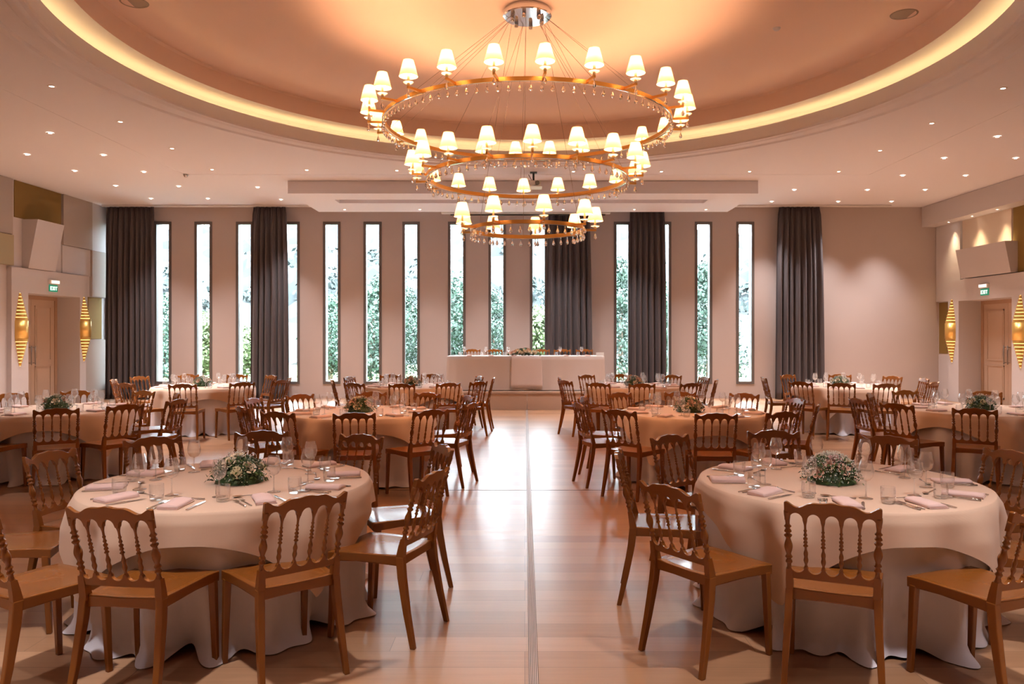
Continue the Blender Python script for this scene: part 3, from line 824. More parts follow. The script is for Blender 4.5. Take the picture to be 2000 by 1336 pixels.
def make_chair():
    root = thing('dining_chair', '', 'chair')
    m = M['chair']
    # seat: thin saddle shell with apron
    s_ = MB(); nx, ny = 10, 10; top, bot = [], []
    def prof(u, v):
        y = -.205 + .43 * v; hw = (.190 + .032 * v) ; x = (u * 2 - 1) * hw
        y2 = y - (.014 * (1 - (2 * u - 1) ** 2) if v < .5 else -.010 * (1 - (2 * u - 1) ** 2)) * abs(2 * v - 1)
        z = .472 - .010 * (1 - (2 * u - 1) ** 2) * (1 - (2 * v - 1) ** 2) - .012 * max(0, v - .8) / .2 * .5
        return x, y2, z
    V = [prof(i / nx, j / ny) for j in range(ny + 1) for i in range(nx + 1)]
    Fs = [(j * (nx + 1) + i, j * (nx + 1) + i + 1, (j + 1) * (nx + 1) + i + 1, (j + 1) * (nx + 1) + i) for j in range(ny) for i in range(nx)]
    s_.add(V, Fs, smooth=True)
    per = [(i, 0) for i in range(nx)] + [(nx, j) for j in range(ny)] + [(nx - i, ny) for i in range(nx)] + [(0, ny - j) for j in range(ny)]
    o0 = len(s_.v)
    idx = [j * (nx + 1) + i for i, j in per]
    low = []
    for i, j in per:
        x, y, z = prof(i / nx, j / ny)
        mid = .5 if j in (0, ny) else .5
        sag = .012 * (1 - abs((i / nx) * 2 - 1) ** 2) if j in (0, ny) else .012 * (1 - abs((j / ny) * 2 - 1) ** 2)
        low.append((x * .995, y, .415 + sag))
    s_.v += low; k = len(per)
    for q in range(k):
        s_.f.append([idx[q], idx[(q + 1) % k], o0 + (q + 1) % k, o0 + q]); s_.m.append(0); s_.sm.append(False)
    s_.f.append([o0 + q for q in range(k)]); s_.m.append(0); s_.sm.append(False)
    s_.build('seat', m, root, bevel=.004)
    for sx in (-1, 1):
        l = MB(); l.bar((sx * .203, .195, .43), (sx * .208, .215, 0), .036, .036, .026, .026); l.build('leg', m, root, bevel=.004)
        l = MB()
        pts = [(sx * .186, -.20, .47), (sx * .190, -.212, .36), (sx * .199, -.245, .18), (sx * .207, -.285, 0)]
        V = []
        for i, p in enumerate(pts):
            w0 = (.034, .034, .031, .026)[i]; h0 = (.046, .044, .036, .028)[i]
            for ax, ay in ((-1, -1), (1, -1), (1, 1), (-1, 1)): V.append((p[0] + ax * w0 / 2, p[1] + ay * h0 / 2, p[2]))
        Fs = [(4 * i + q, 4 * i + (q + 1) % 4, 4 * i + 4 + (q + 1) % 4, 4 * i + 4 + q) for i in range(3) for q in range(4)] + [(0, 1, 2, 3), (15, 14, 13, 12)]
        l.add(V, Fs); l.build('leg', m, root, bevel=.004)
    # back posts
    for sx in (-1, 1):
        p = MB()
        V = []
        zs = (.45, .52, .565)
        for z, ww, dd in zip(zs, (.034, .032, .028), (.046, .036, .028)):
            x, y, z = backmap(sx * .184, z)
            for ax, ay in ((-1, -1), (1, -1), (1, 1), (-1, 1)): V.append((x + ax * ww / 2, y + ay * dd / 2, z))
        p.add(V, [(4 * i + q, 4 * i + (q + 1) % 4, 4 * i + 4 + (q + 1) % 4, 4 * i + 4 + q) for i in range(2) for q in range(4)] + [(0, 1, 2, 3), (11, 10, 9, 8)])
        turned(p, sx * .184, .56, .845, .0098, [(.0, .06, .003), (.14, .035, .005), (.22, .035, .005), (.40, .16, .0065), (.58, .03, .007), (.66, .03, .006), (.74, .03, .005), (.98, .2, .004)], 10)
        p.build('back_post', m, root, bevel=0)
    SP = .0736
    N = 121; xs = [-.196 + .392 * i / (N - 1) for i in range(N)]
    def bay(x):
        u = (x + .184) / SP; k = min(4, max(0, int(u))); return (u - k) * 2 - 1
    lo, hi = [], []
    for x in xs:
        u = bay(x) if abs(x) <= .184 else 1
        a = abs(u) / .76
        lo.append(.806 + (.034 * sqrt(max(0, 1 - a * a)) if a < 1 else -.006 * min(1, (a - 1) * 4)))
        q = abs(x) / .196
        # ears at the corners, dip, shoulder, dip, centre hump
        h = .872 + .012 * cos(2 * pi * q ** 2.1) + .006 * (1 - q) + .0025 * cos(q * 14)
        if q > .94: h -= .10 * (q - .94)
        hi.append(h + .008)
    c = MB(); slab(c, xs, lo, hi, .024); c.build('crest_rail', m, root, bevel=.003)
    lo, hi = [], []
    for x in xs:
        u = bay(x) if abs(x) <= .184 else 1
        a = abs(u) / .80
        hi.append(.582 - (.028 * sqrt(max(0, 1 - a * a)) if a < 1 else -.006 * min(1, (a - 1) * 4)))
        lo.append(.520 + .004 * (1 - (x / .196) ** 2))
    c = MB(); slab(c, xs[4:-4], lo[4:-4], hi[4:-4], .022); c.build('lower_rail', m, root, bevel=.003)
    for k in range(4):
        sp = MB()
        turned(sp, (-1.5 + k) * SP, .575, .815, .0054, [(0, .08, .004), (.17, .10, .004), (.30, .10, .0035), (.46, .03, .0045), (.53, .03, .004), (.60, .03, .0045), (.68, .025, .003), (.76, .025, .002), (1, .15, .004)], 8)
        sp.build('spindle', m, root)
    return root
CHAIR = make_chair()
chair_used = [False]
def put_chair(loc, rz, label, group):
    if not chair_used[0]:
        chair_used[0] = True; o = CHAIR; o.location = loc; o.rotation_euler = (0, 0, rz); o['label'] = label; o['group'] = group; return o
    return dup(CHAIR, loc, rz, label, group)

# ------------------------------------------------------------------ tables, cloths, place settings
RT, HT = .83, .745
TABLES = {   # key: (X, Y, phrase, rows)
    'A': (-1.78, 4.65, 'front left table', 1),
    'B': (1.90, 4.65, 'front right table', 1),
    'I': (wx(112, 9.1), 9.1, 'second-row table by the left wall', 2),
    'C': (wx(705, 8.8), 8.8, 'second-row table left of the aisle', 2),
    'D': (wx(1353, 8.8), 8.8, 'second-row table right of the aisle', 2),
    'J': (wx(1912, 9.1), 9.1, 'second-row table by the right wall', 2),
    'E': (wx(398, 13.1), 13.1, 'back-row table by the left curtain', 3),
    'F': (wx(806, 13.2), 13.2, 'back-row table left of the stage', 3),
    'G': (wx(1240, 13.2), 13.2, 'back-row table right of the stage', 3),
    'H': (wx(1648, 13.2), 13.2, 'back-row table by the right curtain', 3),
}
# chair backs as (column of the top rail, row of the top rail, extra turn in degrees)
CHAIRS = {
    'A': [(212, 990, -6), (600, 968, 4), (846, 921, 0), (866, 870, 0), (707, 849, 0), (512, 842, 0), (298, 854, 0), (97, 882, 0), (-78, 915, 0), (-60, 985, 0)],
    'B': [(1625, 984, 0), (1305, 948, 0), (1208, 884, 0), (1307, 850, 0), (1510, 841, 0), (1735, 852, 0), (1975, 880, 0), (2040, 990, 6), (2160, 935, 0)],
    'C': [(692, 806, 0), (842, 800, 0), (921, 787, 0), (914, 773, 0), (836, 767, 0), (725, 765, 0), (586, 770, 0), (494, 778, 0), (472, 794, 0), (541, 804, 0)],
    'D': [(1399, 807, 0), (1208, 800, 0), (1130, 787, 0), (1137, 775, 0), (1209, 767, 0), (1328, 765, 0), (1454, 768, 0), (1530, 804, 0), (1598, 789, 0), (1556, 778, 0)],
    'I': [(110, 802, 0), (278, 793, 0), (357, 780, 0), (346, 768, 0), (257, 765, 0), (148, 764, 0), (20, 768, 0), (-60, 797, 0)],
    'J': [(1902, 801, 0), (1733, 789, 0), (1674, 778, 0), (1700, 768, 0), (1794, 765, 0), (1921, 766, 0)],
    'E': [(352, 751, 0), (478, 747, 0), (554, 742, 0), (566, 737, 0), (530, 733, 0), (464, 731, 0), (366, 731, 0), (272, 735, 0), (221, 741, 0), (245, 748, 0)],
    'F': [(783, 750, 0), (886, 749, 0), (941, 745, 0), (964, 738, 0), (937, 735, 0), (842, 731, 0), (766, 732, 0), (689, 736, 0), (648, 741, 0), (689, 748, 0)],
    'G': [(1256, 751, 0), (1157, 749, 0), (1103, 743, 0), (1092, 737, 0), (1145, 732, 0), (1214, 731, 0), (1313, 732, 0), (1376, 736, 0), (1400, 741, 0), (1361, 749, 0)],
    'H': [(1642, 751, 0), (1745, 751, 0), (1543, 747, 0), (1491, 737, 0), (1545, 732, 0), (1640, 731, 0), (1732, 735, 0), (1806, 739, 0), (1823, 746, 0)],
}
def order_phrase(k):
    return 'on the camera side' if k == 0 else '%s clockwise from the camera side' % ORD[k - 1 if k else 0].replace('first', 'first')

def overlay_mesh(seed, rot):
    """square topper over the round table: flat top and a hanging skirt longest at its four corners"""
    random.seed(seed); n = 240; top = HT + .012; half = .985
    rings = [0, .3, .6, .78, .815]; V = [(0, 0, top)]
    for r in rings[1:]:
        for i in range(n):
            a = 2 * pi * i / n
            V.append((r * cos(a), r * sin(a), top - (.0 if r < .8 else .002)))
    ph = random.uniform(0, 6.28); rows = 12
    for q in range(rows + 1):
        for i in range(n):
            a = 2 * pi * i / n; al = a - rot
            ext = min(half / max(1e-6, abs(cos(al))), half / max(1e-6, abs(sin(al))))
            ext = min(ext, 1.33)
            Lh = max(.10, ext - RT)
            t = q / rows; d = Lh * t
            corner = (Lh - .12) / .35
            wave = sin(11 * a + ph) * .55 + sin(17 * a + 2 * ph) * .35 + sin(5 * a + ph * 3) * .3
            fold = (.015 + .048 * max(0, corner)) * (wave + .40) * min(1, d / .16)
            r = .822 + .018 * min(1, d / .05) + fold + .010 * min(1, d / .3)
            zz = top - .004 - (d if d > .02 else d) + .0
            V.append((r * cos(a), r * sin(a), zz))
    Fs = [(0, 1 + i, 1 + (i + 1) % n) for i in range(n)]
    for q in range(len(rings) - 2 + rows + 1):
        o = 1 + q * n
        for i in range(n):
            j = (i + 1) % n; Fs.append((o + i, o + n + i, o + n + j, o + j))
    b = MB(); b.add(V, Fs, smooth=True)
    return b
def under_mesh(seed):
    random.seed(seed); n = 320; rows = 20; top = HT + .002; V = []
    p1, p2, p3 = [random.uniform(0, 6.28) for _ in range(3)]
    V.append((0, 0, top)); 
    for r in (.4, .81):
        for i in range(n):
            a = 2 * pi * i / n; V.append((r * cos(a), r * sin(a), top))
    for q in range(rows + 1):
        t = q / rows
        for i in range(n):
            a = 2 * pi * i / n
            wv = .5 * sin(13 * a + p1 + .9 * sin(3 * a + p2)) + .34 * sin(21 * a + p2 + 1.2 * sin(2 * a)) + .3 * sin(7 * a + p3)
            r = .822 - .05 * t + .088 * wv * t ** 1.25
            foot = max(0, t - .93) / .07
            r += foot * .035 * (1 + wv)
            z = (top - .004) * (1 - t) + .006 + .035 * t * max(0, -wv) * (1 if t > .9 else 0)
            V.append((r * cos(a), r * sin(a), z))
    Fs = [(0, 1 + i, 1 + (i + 1) % n) for i in range(n)]
    for q in range(1 + rows + 1):
        o = 1 + q * n
        for i in range(n):
            j = (i + 1) % n; Fs.append((o + i, o + n + i, o + n + j, o + j))
    b = MB(); b.add(V, Fs, smooth=True)
    return b

# --- glassware and cutlery prototypes
def wineglass():
    root = thing('wine_glass', '', 'wine glass')
    b = MB(); b.lathe([(.029, .205), (.034, .185), (.0405, .155), (.041, .145), (.037, .122), (.024, .103), (.006, .095), (0, .094)], 22, smooth=False); b.build('bowl', M['glass'], root, fix=False)
    b = MB(); b.lathe([(.006, .096), (.004, .088), (.0034, .03), (.005, .010), (.015, .005), (.036, .0025), (.037, .001), (0, .001)], 16); b.build('stem', M['glass'], root, fix=False)
    return root
def tumbler():
    b = MB(); b.lathe([(.0365, .088), (.038, .05), (.034, .008), (.030, .001), (0, .001)], 20, smooth=False)
    b.lathe([(.0, .010), (.031, .012)], 20, smooth=False)
    o = b.build('water_tumbler', M['glass'], fix=False); tag(o, '', 'tumbler'); return o
def napkin():
    b = MB(); n = 14; V = []
    # folded napkin: rounded flat roll
    for i in range(n + 1):
        t = i / n; y = -.10 + .20 * t; e = .002 * sin(t * 9)
        for x, z in ((-.048, .001), (-.054, .010), (-.045, .021), (0, .024 + e), (.040, .019), (.052, .009), (.048, .001)):
            V.append((x + .003 * sin(t * 5), y, z))
    k = 7
    Fs = [(i * k + q, i * k + (q + 1) % k, (i + 1) * k + (q + 1) % k, (i + 1) * k + q) for i in range(n) for q in range(k)]
    Fs += [tuple(range(k)), tuple(range(n * k, n * k + k))[::-1]]
    b.add(V, Fs, smooth=True); b.box(-.050, .056, -.102, .098, .0005, .006)
    o = b.build('napkin', M['napkin'], fix=True); tag(o, '', 'napkin'); return o
def fork():
    b = MB()
    b.tube([(0, -.095, .003), (0, -.05, .004), (0, .02, .004), (0, .04, .006)], [.005, .004, .0022, .003], 6)
    b.box(-.011, .011, .038, .052, .005, .007)
    for k in range(4):
        x = -.0095 + k * .0063; b.box(x - .0015, x + .0015, .052, .095, .005, .0068)
    o = b.build('fork', M['cutlery']); tag(o, '', 'fork'); return o
def knife():
    b = MB(); b.box(-.006, .006, -.11, -.01, .001, .006)
    b.add([(-.008, -.01, .002), (.006, -.01, .002), (.008, .07, .002), (.002, .10, .002), (-.008, .07, .002), (-.008, -.01, .004), (.006, -.01, .004), (.008, .07, .0035), (.002, .10, .003), (-.008, .07, .0035)],
          [(0, 1, 2, 3, 4), (9, 8, 7, 6, 5), (0, 5, 6, 1), (1, 6, 7, 2), (2, 7, 8, 3), (3, 8, 9, 4), (4, 9, 5, 0)])
    o = b.build('knife', M['cutlery']); tag(o, '', 'knife'); return o
def spoon():
    b = MB(); b.tube([(0, -.09, .003), (0, -.03, .004), (0, .04, .005)], [.005, .0025, .0025], 6)
    V = []; n = 14
    for i in range(n):
        a = 2 * pi * i / n; V.append((.018 * cos(a), .065 + .027 * sin(a), .008))
    V.append((0, .065, .002)); b.add(V, [(i, (i + 1) % n, n) for i in range(n)], smooth=True)
    o = b.build('spoon', M['cutlery'], fix=False); tag(o, '', 'spoon'); return o
PROTO = {'wine_glass': wineglass(), 'water_tumbler': tumbler(), 'napkin': napkin(), 'fork': fork(), 'knife': knife(), 'spoon': spoon()}
PUSED = set()
def put(kind, loc, rz, label, group):
    p = PROTO[kind]
    if kind not in PUSED:
        PUSED.add(kind); p.location = loc; p.rotation_euler = (0, 0, rz); p['label'] = label; p['group'] = group; return p
    return dup(p, loc, rz, label, group)

# --- flower centrepiece
def rose(mb, c, r, mi):
    c = Vector(c); up = Vector((c.x * 2.2, c.y * 2.2, .10 + c.z)).normalized()
    q = up.to_track_quat('Z', 'Y').to_matrix().to_4x4()
    T = Matrix.Translation(c) @ q
    for lay, (rr, tilt, n) in enumerate(((.35, .1, 3), (.65, .35, 5), (1.0, .75, 6))):
        for k in range(n):
            a = 2 * pi * k / n + lay * .6; V = []
            for v in range(4):
                for u in range(4):
                    uu = (u / 3 - .5) * 2.4 / n * 2; vv = v / 3
                    rad = r * rr * (.45 + .55 * vv * (1 if lay else .6)) * (1 + .1 * (v == 3) * lay)
                    V.append((rad * cos(a + uu), rad * sin(a + uu), r * (.9 * vv * (1 - tilt * .55) - .1)))
            mb.add(V, [(v * 4 + u, v * 4 + u + 1, v * 4 + u + 5, v * 4 + u + 4) for v in range(3) for u in range(3)], mi, True, T)
def centrepiece(seed, roses, look, gyp, leafm):
    random.seed(seed)
    root = thing('flower_centrepiece', '', 'flower arrangement')
    f = MB()
    for k in range(1000):
        a = random.uniform(0, 2 * pi); e = random.random() ** .8 * 1.35
        rr = .150 * random.uniform(.72, 1.08); p = Vector((rr * cos(a) * cos(e * .95) * 1.12, rr * sin(a) * cos(e * .95) * 1.12, .012 + .145 * sin(e) * random.uniform(.8, 1.02)))
        d = Vector((p.x, p.y, p.z * .8)).normalized(); u = d.orthogonal().normalized(); v = d.cross(u); t = random.uniform(0, 6.28)
        ax = (d * random.uniform(.2, 1) + u * cos(t) + v * sin(t)).normalized(); sd = ax.cross(d).normalized(); s1 = random.uniform(.014, .03)
        f.add([p, p + ax * s1 * .5 + sd * s1 * .28, p + ax * s1, p + ax * s1 * .5 - sd * s1 * .28], [(0, 1, 2, 3)], random.choice((0, 0, 1)), False)
    f.lathe([(.14, .002), (.12, .06), (.06, .11), (0, .12)], 14, 0)
    f.build('foliage', [M['leaf'], M['leaf2']], root, fix=False)
    for (a, e, r, mk) in roses:
        b = MB(); c = (.135 * cos(a) * cos(e), .135 * sin(a) * cos(e), .02 + .13 * sin(e))
        if mk == 'budy':   # round floret head
            for _ in range(150):
                d = Vector((random.gauss(0, 1), random.gauss(0, 1), random.gauss(0, 1))).normalized(); p = Vector(c) + d * r
                b.add([p + Vector(q) * .0045 for q in ((1, 0, 0), (0, 1, 0), (-1, 0, 0), (0, -1, 0), (0, 0, 1.2), (0, 0, -1.2))], [(0, 1, 4), (1, 2, 4), (2, 3, 4), (3, 0, 4), (1, 0, 5), (2, 1, 5), (3, 2, 5), (0, 3, 5)])
            b.lathe([(0, -r * .9), (r * .8, 0), (0, r * .9)], 8, xf=Matrix.Translation(c))
            b.build('floret_head', M['budy'], root, fix=False)
        else:
            rose(b, c, r * 1.25, 0); b.build('rose', M[mk], root, fix=False)
    g = MB()
    for _ in range(gyp):
        a = random.uniform(0, 2 * pi); e = random.uniform(.05, 1.5); rr = random.uniform(.150, .178)
        p = Vector((rr * cos(a) * cos(e), rr * sin(a) * cos(e), .015 + (rr - .005) * sin(e)))
        g.add([p + Vector(q) * random.uniform(.0022, .004) for q in ((1, 0, 0), (0, 1, 0), (-1, 0, 0), (0, -1, 0), (0, 0, 1.2), (0, 0, -1.2))], [(0, 1, 4), (1, 2, 4), (2, 3, 4), (3, 0, 4), (1, 0, 5), (2, 1, 5), (3, 2, 5), (0, 3, 5)])
    o = g.build('small_blossoms', M['budw'], root, fix=False); o['kind'] = 'stuff'
    return root
rnd = random.Random(3)
CP1 = centrepiece(1, [(-1.35, .45, .034, 'budy'), (-1.9, .9, .030, 'rosec'), (-.75, .6, .028, 'rosec'), (-2.6, .5, .026, 'rosec'), (.3, .5, .028, 'rosec'), (1.2, .6, .03, 'rosec'), (2.2, .6, .028, 'budy'), (-1.5, 1.4, .03, 'rosec')], '', 300, 0)
CP2 = centrepiece(2, [(-2.1, .75, .026, 'rosep'), (-2.5, .35, .026, 'rosep'), (-1.35, .55, .027, 'rosep'), (-1.7, 1.05, .030, 'rosev'), (.2, .6, .027, 'rosep'), (1.5, .6, .028, 'rosep'), (2.6, .6, .027, 'rosev'), (-.6, .9, .024, 'rosec')], '', 1000, 0)
CP3 = centrepiece(3, [(-1.5, .35, .033, 'rosec'), (-1.0, .75, .034, 'rosep'), (-2.1, .65, .034, 'rosep'), (-2.6, .25, .03, 'rosec'), (-.4, .4, .032, 'rosec'), (.6, .6, .03, 'rosep'), (1.8, .6, .03, 'rosec'), (-1.5, 1.3, .034, 'rosec'), (2.7, .7, .03, 'rosep')], '', 200, 0)
CPU = set()
def put_cp(src, loc, rz, label):
    if src.name not in CPU:
        CPU.add(src.name); src.location = loc; src.rotation_euler = (0, 0, rz); src['label'] = label; src['group'] = 'table centrepieces'; return src
    return dup(src, loc, rz, label, 'table centrepieces')

UND = [under_mesh(k).data('under cloth %d' % k, M['cloth']) for k in range(3)]
OVR = [overlay_mesh(k, r).data('overlay %d' % k, M['overlay']) for k, r in ((0, 0.0), (1, .5), (2, .25))]
LEGM = None
for ti, (key, (X, Y, phrase, row)) in enumerate(TABLES.items()):
    tb = thing('round_table', 'round banquet table under long cloths, the %s' % phrase, 'table', (X, Y, 0), 0, 'round banquet tables')
    if LEGM is None:
        t_ = MB(); t_.lathe([(0, HT - .03), (.80, HT - .03), (.81, HT - .02), (.81, HT - .005), (.80, HT), (0, HT)], 48, smooth=False); TOPM = t_.data('tabletop', M['wood'])
        l_ = MB(); l_.tube([(0, 0, 0), (0, 0, HT - .03)], .02, 8); LEGM = l_.data('leg', M['steel'])
    child('tabletop', TOPM, tb)
    for q in range(4):
        child('leg', LEGM, tb, (.45 * cos(pi / 4 + q * pi / 2), .45 * sin(pi / 4 + q * pi / 2), 0))
    o = bpy.data.objects.new('tablecloth', UND[ti % 3]); COL.objects.link(o); o.location = (X, Y, 0); o.rotation_euler = (0, 0, ti * 1.1)
    tag(o, 'floor-length white tablecloth of the %s' % phrase, 'tablecloth', 'floor-length white tablecloths')
    rot = {'A': .12, 'B': .05, 'I': .35, 'C': .35, 'D': .05, 'J': .6, 'E': .45, 'F': .7, 'G': .2, 'H': .1}[key]
    o = bpy.data.objects.new('table_overlay', OVR[0 if row == 1 else 1 + ti % 2]); COL.objects.link(o); o.location = (X, Y, 0)
    base = (0.0, .5, .25)[0 if row == 1 else 1 + ti % 2]
    o.rotation_euler = (0, 0, rot - base + (pi / 2 if key == 'B' else 0))
    tag(o, 'square blush overlay cloth draped on the %s' % phrase, 'tablecloth', 'blush overlay cloths')
    src, look = {'A': (CP1, 'low centrepiece of cream florets and dark leaves'), 'B': (CP2, 'centrepiece of dusky roses and tiny white blossoms'), 'E': (CP3, 'small rose centrepiece'), 'F': (CP3, 'small rose centrepiece'), 'G': (CP3, 'small rose centrepiece'), 'H': (CP1, 'small cream flower centrepiece'), 'I': (CP3, 'rose and leaf centrepiece'), 'C': (CP3, 'pink and white rose centrepiece'), 'D': (CP3, 'peach rose centrepiece'), 'J': (CP1, 'white rose centrepiece')}[key]
    cxp = {'A': 470, 'B': 1621, 'I': 112, 'C': 704, 'D': 1345, 'J': 1913, 'E': 397, 'F': 806, 'G': 1238, 'H': 1640}[key]
    put_cp(src, (wx(cxp, Y), Y - .02, HT + .013), {'A': 0, 'B': 0}.get(key, ti * 1.7), '%s on the %s' % (look, phrase))
    # chairs
    pl = []
    for (px, py, turn) in CHAIRS[key]:
        Yt = F * (EYE - .895) / (py - CY); Xt = wx(px, Yt)
        a = atan2(Yt - Y, Xt - X)
        dist = sqrt((Xt - X) ** 2 + (Yt - Y) ** 2)
        pl.append([a, Xt, Yt, dist, turn, px])
    def clock(a):       # clockwise seen from above, starting at the camera side (-90 deg)
        return (-pi / 2 - a) % (2 * pi)
    near = min(range(len(pl)), key=lambda i: min(clock(pl[i][0]), 2 * pi - clock(pl[i][0])))
    c0 = clock(pl[near][0])
    pl.sort(key=lambda p: (clock(p[0]) - c0 + 1e-6) % (2 * pi))
    for k, (a, Xt, Yt, dist, turn, px) in enumerate(pl):
        f = Vector((X - Xt, Y - Yt)).normalized()
        ang = atan2(f.y, f.x) + radians(turn); f = Vector((cos(ang), sin(ang)))
        off = .30
        if dist < 1.20: off = .30 - (1.20 - dist)
        if dist > 1.55: off = .30 + (dist - 1.55)
        ps_ = 'nearest the camera' if k == 0 else '%s clockwise from the nearest' % ORD[k - 1]
        put_chair((Xt + f.x * off, Yt + f.y * off, 0), ang - pi / 2, 'turned-spindle chair, %s, %s' % (ps_, phrase), 'turned-spindle chairs at the round tables')
    # settings: evenly spaced places near the chairs
    n = 10
    for k in range(n):
        a = c0_ = -pi / 2 - c0 - 2 * pi * k / n
        d = Vector((cos(a), sin(a), 0)); t = Vector((-d.y, d.x, 0))   # t: diner's ... side
        C0 = Vector((X, Y, HT + .013))
        jit = rnd.uniform(-.03, .03)
        pxs = CX + F * (C0 + d * .5).x / (C0 + d * .5).y
        if pxs < -40 or pxs > 2040: continue
        who = 'nearest place' if k == 0 else '%s place clockwise from nearest' % ORD[k - 1]
        lab = lambda what: '%s, %s, %s' % (what, who, phrase)
        rz = a + pi / 2           # object +y axis points to the table centre
        q = C0 + d * (.665 + jit * .3)
        put('napkin', q + t * (.0 + jit), rz + rnd.uniform(-.25, .25), lab('folded pink napkin'), 'folded napkins')
        put('wine_glass', C0 + d * (.46 + jit) + t * .12, rz, lab('wine glass'), 'wine glasses')
        put('water_tumbler', C0 + d * (.555 + jit * .5) + t * (.20 + jit), rz + k, lab('water tumbler'), 'water tumblers')
        if row <= 2:
            put('knife', q + t * .095, rz + rnd.uniform(-.05, .05), lab('steel knife'), 'table knives')
            put('fork', q - t * .085, rz + rnd.uniform(-.05, .05), lab('inner fork' if row == 1 else 'fork'), 'table forks')
        if row == 1:
            put('fork', q - t * .115 + d * .005, rz + rnd.uniform(-.05, .05), lab('outer fork'), 'table forks')
            put('spoon', C0 + d * .50 - t * .02, rz + pi / 2 + rnd.uniform(-.15, .15), lab('dessert spoon'), 'dessert spoons')

# ------------------------------------------------------------------ stage and head table
SZ = .39; SY = 16.7
stg = thing('stage_platform', 'low wooden stage platform below the windows carrying the head table', 'stage', (0, SY, 0))
b = MB(); b.box(-2.15, 2.15, 0, 2.35, SZ - .04, SZ); b.build('deck', M['stage'], stg, bevel=.003)
for x0, x1 in ((-2.12, -.001 + wx(1029, SY)), (wx(1029, SY) + .012, 2.12)):
    b = MB(); b.box(x0, x1, .02, .05, 0, SZ - .045); b.build('front_panel', M['stage'], stg)
for x in (-2.12, 2.09):
    b = MB(); b.box(x, x + .03, .055, 2.3, 0, SZ - .045); b.build('side_panel', M['stage'], stg)
hx0, hx1, hy0, hy1, hz = wx(873, 17.0), wx(1180, 17.0), 17.0, 17.75, SZ + .765
ht = thing('head_table', 'long rectangular head table standing on the stage', 'table', ((hx0 + hx1) / 2, 17.37, SZ))
b = MB(); b.box(-(hx1 - hx0) / 2 + .03, (hx1 - hx0) / 2 - .03, -.35, .35, .72, .75); b.build('tabletop', M['wood'], ht)
for sx in (-1, 1):
    for sy in (-1, 1):
        b = MB(); b.tube([(sx * 1.6, sy * .3, 0), (sx * 1.6, sy * .3, .72)], .02, 8); b.build('leg', M['steel'], ht)
def drape(x0, x1, y0, y1, ztop, zbot, amp, nf, seed, name, m, label):
    """cloth over a rectangular table: top plus wavy skirt on all sides"""
    random.seed(seed); P = []; n = 60
    per = [(x0 + (x1 - x0) * i / n, y0, 0, -1) for i in range(n)] + [(x1, y0 + (y1 - y0) * i / 14, 1, 0) for i in range(14)] + \
          [(x1 - (x1 - x0) * i / n, y1, 0, 1) for i in range(n)] + [(x0, y1 - (y1 - y0) * i / 14, -1, 0) for i in range(14)]
    rows = 8; V = []; k = len(per); ph = random.uniform(0, 6)
    for r in range(rows + 1):
        t = r / rows
        for i, (x, y, nx_, ny_) in enumerate(per):
            s1 = x + y
            d = amp * t * (sin(nf * s1 + ph) + .6 * sin(nf * 1.9 * s1 + 1)) + .02 * t + .004
            V.append((x + nx_ * d, y + ny_ * d, ztop + (zbot - ztop) * t))
    Fs = [(r * k + i, r * k + (i + 1) % k, (r + 1) * k + (i + 1) % k, (r + 1) * k + i) for r in range(rows) for i in range(k)]
    Fs.append(tuple(range(k)))
    b = MB(); b.add(V, Fs); b.sm = [True] * (len(b.sm) - 1) + [False]
    o = b.build(name, m); return tag(o, label, 'tablecloth')
drape(hx0, hx1, hy0, hy1, hz, SZ + .015, .022, 9, 1, 'tablecloth', mat('head cloth', (.66, .58, .55), .85, spec=.15), 'long blush tablecloth reaching the stage on the head table')
b = MB(); V = []; n = 24
x0, x1 = wx(999, 17.0), wx(1058, 17.0)
for r in range(15):
    for i in range(n + 1):
        u = i / n
        if r < 5: y, z = 17.55 - .11 * r - .0, hz + .004
        else:
            t = (r - 5) / 9; y = 16.955 - .02 * t - .012 * t * sin(u * 9); z = hz + .002 - (hz - SZ - .07) * t
        V.append((x0 - (.02 * (r - 4) / 9 if r > 4 else 0) + (x1 - x0 + (.04 * (r - 4) / 9 if r > 4 else 0)) * u, y, z))
b.add(V, [(r * (n + 1) + i, r * (n + 1) + i + 1, (r + 1) * (n + 1) + i + 1, (r + 1) * (n + 1) + i) for r in range(14) for i in range(n)], smooth=True)
o = b.build('table_runner', mat('runner satin', (.72, .62, .60), .5, sheen=.3), fix=False); m_ = o.modifiers.new('s', 'SOLIDIFY'); m_.thickness = .003
tag(o, 'blush satin runner hanging over the middle of the head table', 'table runner')
for k, px in enumerate((922, 965, 1057, 1098, 1141)):
    Yt = 18.30
    put_chair((wx(px, Yt), Yt - .30, SZ), pi, 'brown chair behind the head table, %s from the left' % ORD[k], 'chairs behind the head table')
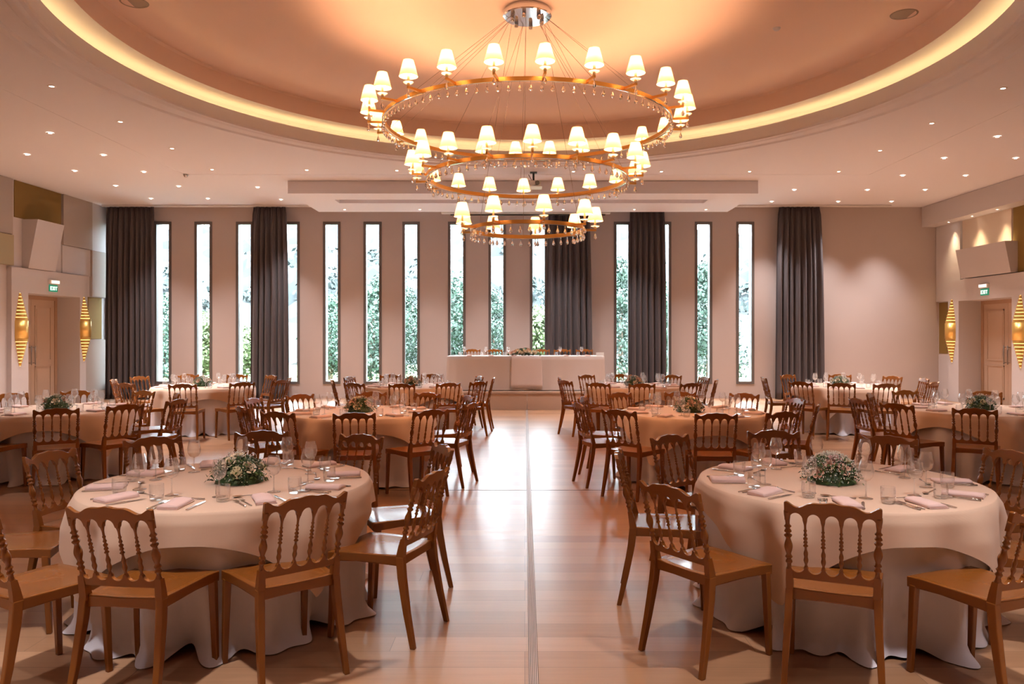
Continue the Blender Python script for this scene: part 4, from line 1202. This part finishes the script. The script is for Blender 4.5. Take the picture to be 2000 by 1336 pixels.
for k, px in enumerate((907, 949, 993, 1094, 1136)):
    c = (wx(px, 17.3), 17.3, hz + .001)
    put('wine_glass', c, 0, 'wine glass on the head table, %s from the left' % ORD[k], 'wine glasses')
    put('water_tumbler', (c[0] - .09, 17.22, hz + .001), 0, 'water tumbler on the head table, %s from the left' % ORD[k], 'water tumblers')
    put('napkin', (c[0] + .12, 17.15, hz + .001), .1, 'folded napkin on the head table, %s from the left' % ORD[k], 'folded napkins')
# long flower garland on the head table
random.seed(21)
ga = thing('flower_garland', 'long low garland of cream roses on the middle of the head table', 'flower arrangement', (wx(1024, 17.15), 17.15, hz + .006))
f = MB()
for k in range(1500):
    x = max(-.36, min(.36, random.gauss(0, .17))); hgt = .155 * (1 - (x / .40) ** 2); a = random.uniform(0, pi)
    p = Vector((x, .10 * cos(a), .004 + hgt * sin(a) * random.uniform(.6, 1))); ax = Vector((random.uniform(-1, 1), random.uniform(-1, 1), random.uniform(-.2, 1))).normalized(); sd = ax.orthogonal().normalized(); s1 = random.uniform(.02, .045)
    f.add([p, p + ax * s1 * .5 + sd * s1 * .25, p + ax * s1, p + ax * s1 * .5 - sd * s1 * .25], [(0, 1, 2, 3)], random.choice((0, 1)))
f.build('foliage', [M['leaf'], M['leaf2']], ga, fix=False)
for x, z, mk in ((-.22, .05, 'rosep'), (-.15, .08, 'rosec'), (-.09, .05, 'rosec'), (-.02, .10, 'rosec'), (.03, .06, 'rosec'), (.09, .09, 'rosep'), (.13, .05, 'rosec'), (.20, .06, 'rosec'), (.26, .04, 'rosec'), (-.28, .03, 'rosep'), (-.04, .03, 'rosec')):
    b = MB(); rose(b, (0, 0, 0), .046, 0); r_ = b.build('rose', M[mk], ga, fix=False); r_.location = (x, -.125 if z < .07 else -.115, z + .025); r_.rotation_euler = (.9, 0, random.uniform(0, 6))
cd_ = MB(); cd_.box(-.09, .09, -.004, .004, 0, .075); o = cd_.build('menu_card', M['white']); o.location = (wx(1172, 17.3), 17.3, hz + .001); o.rotation_euler = (-.15, 0, .1)
tag(o, 'small white card standing on the right end of the head table', 'card')
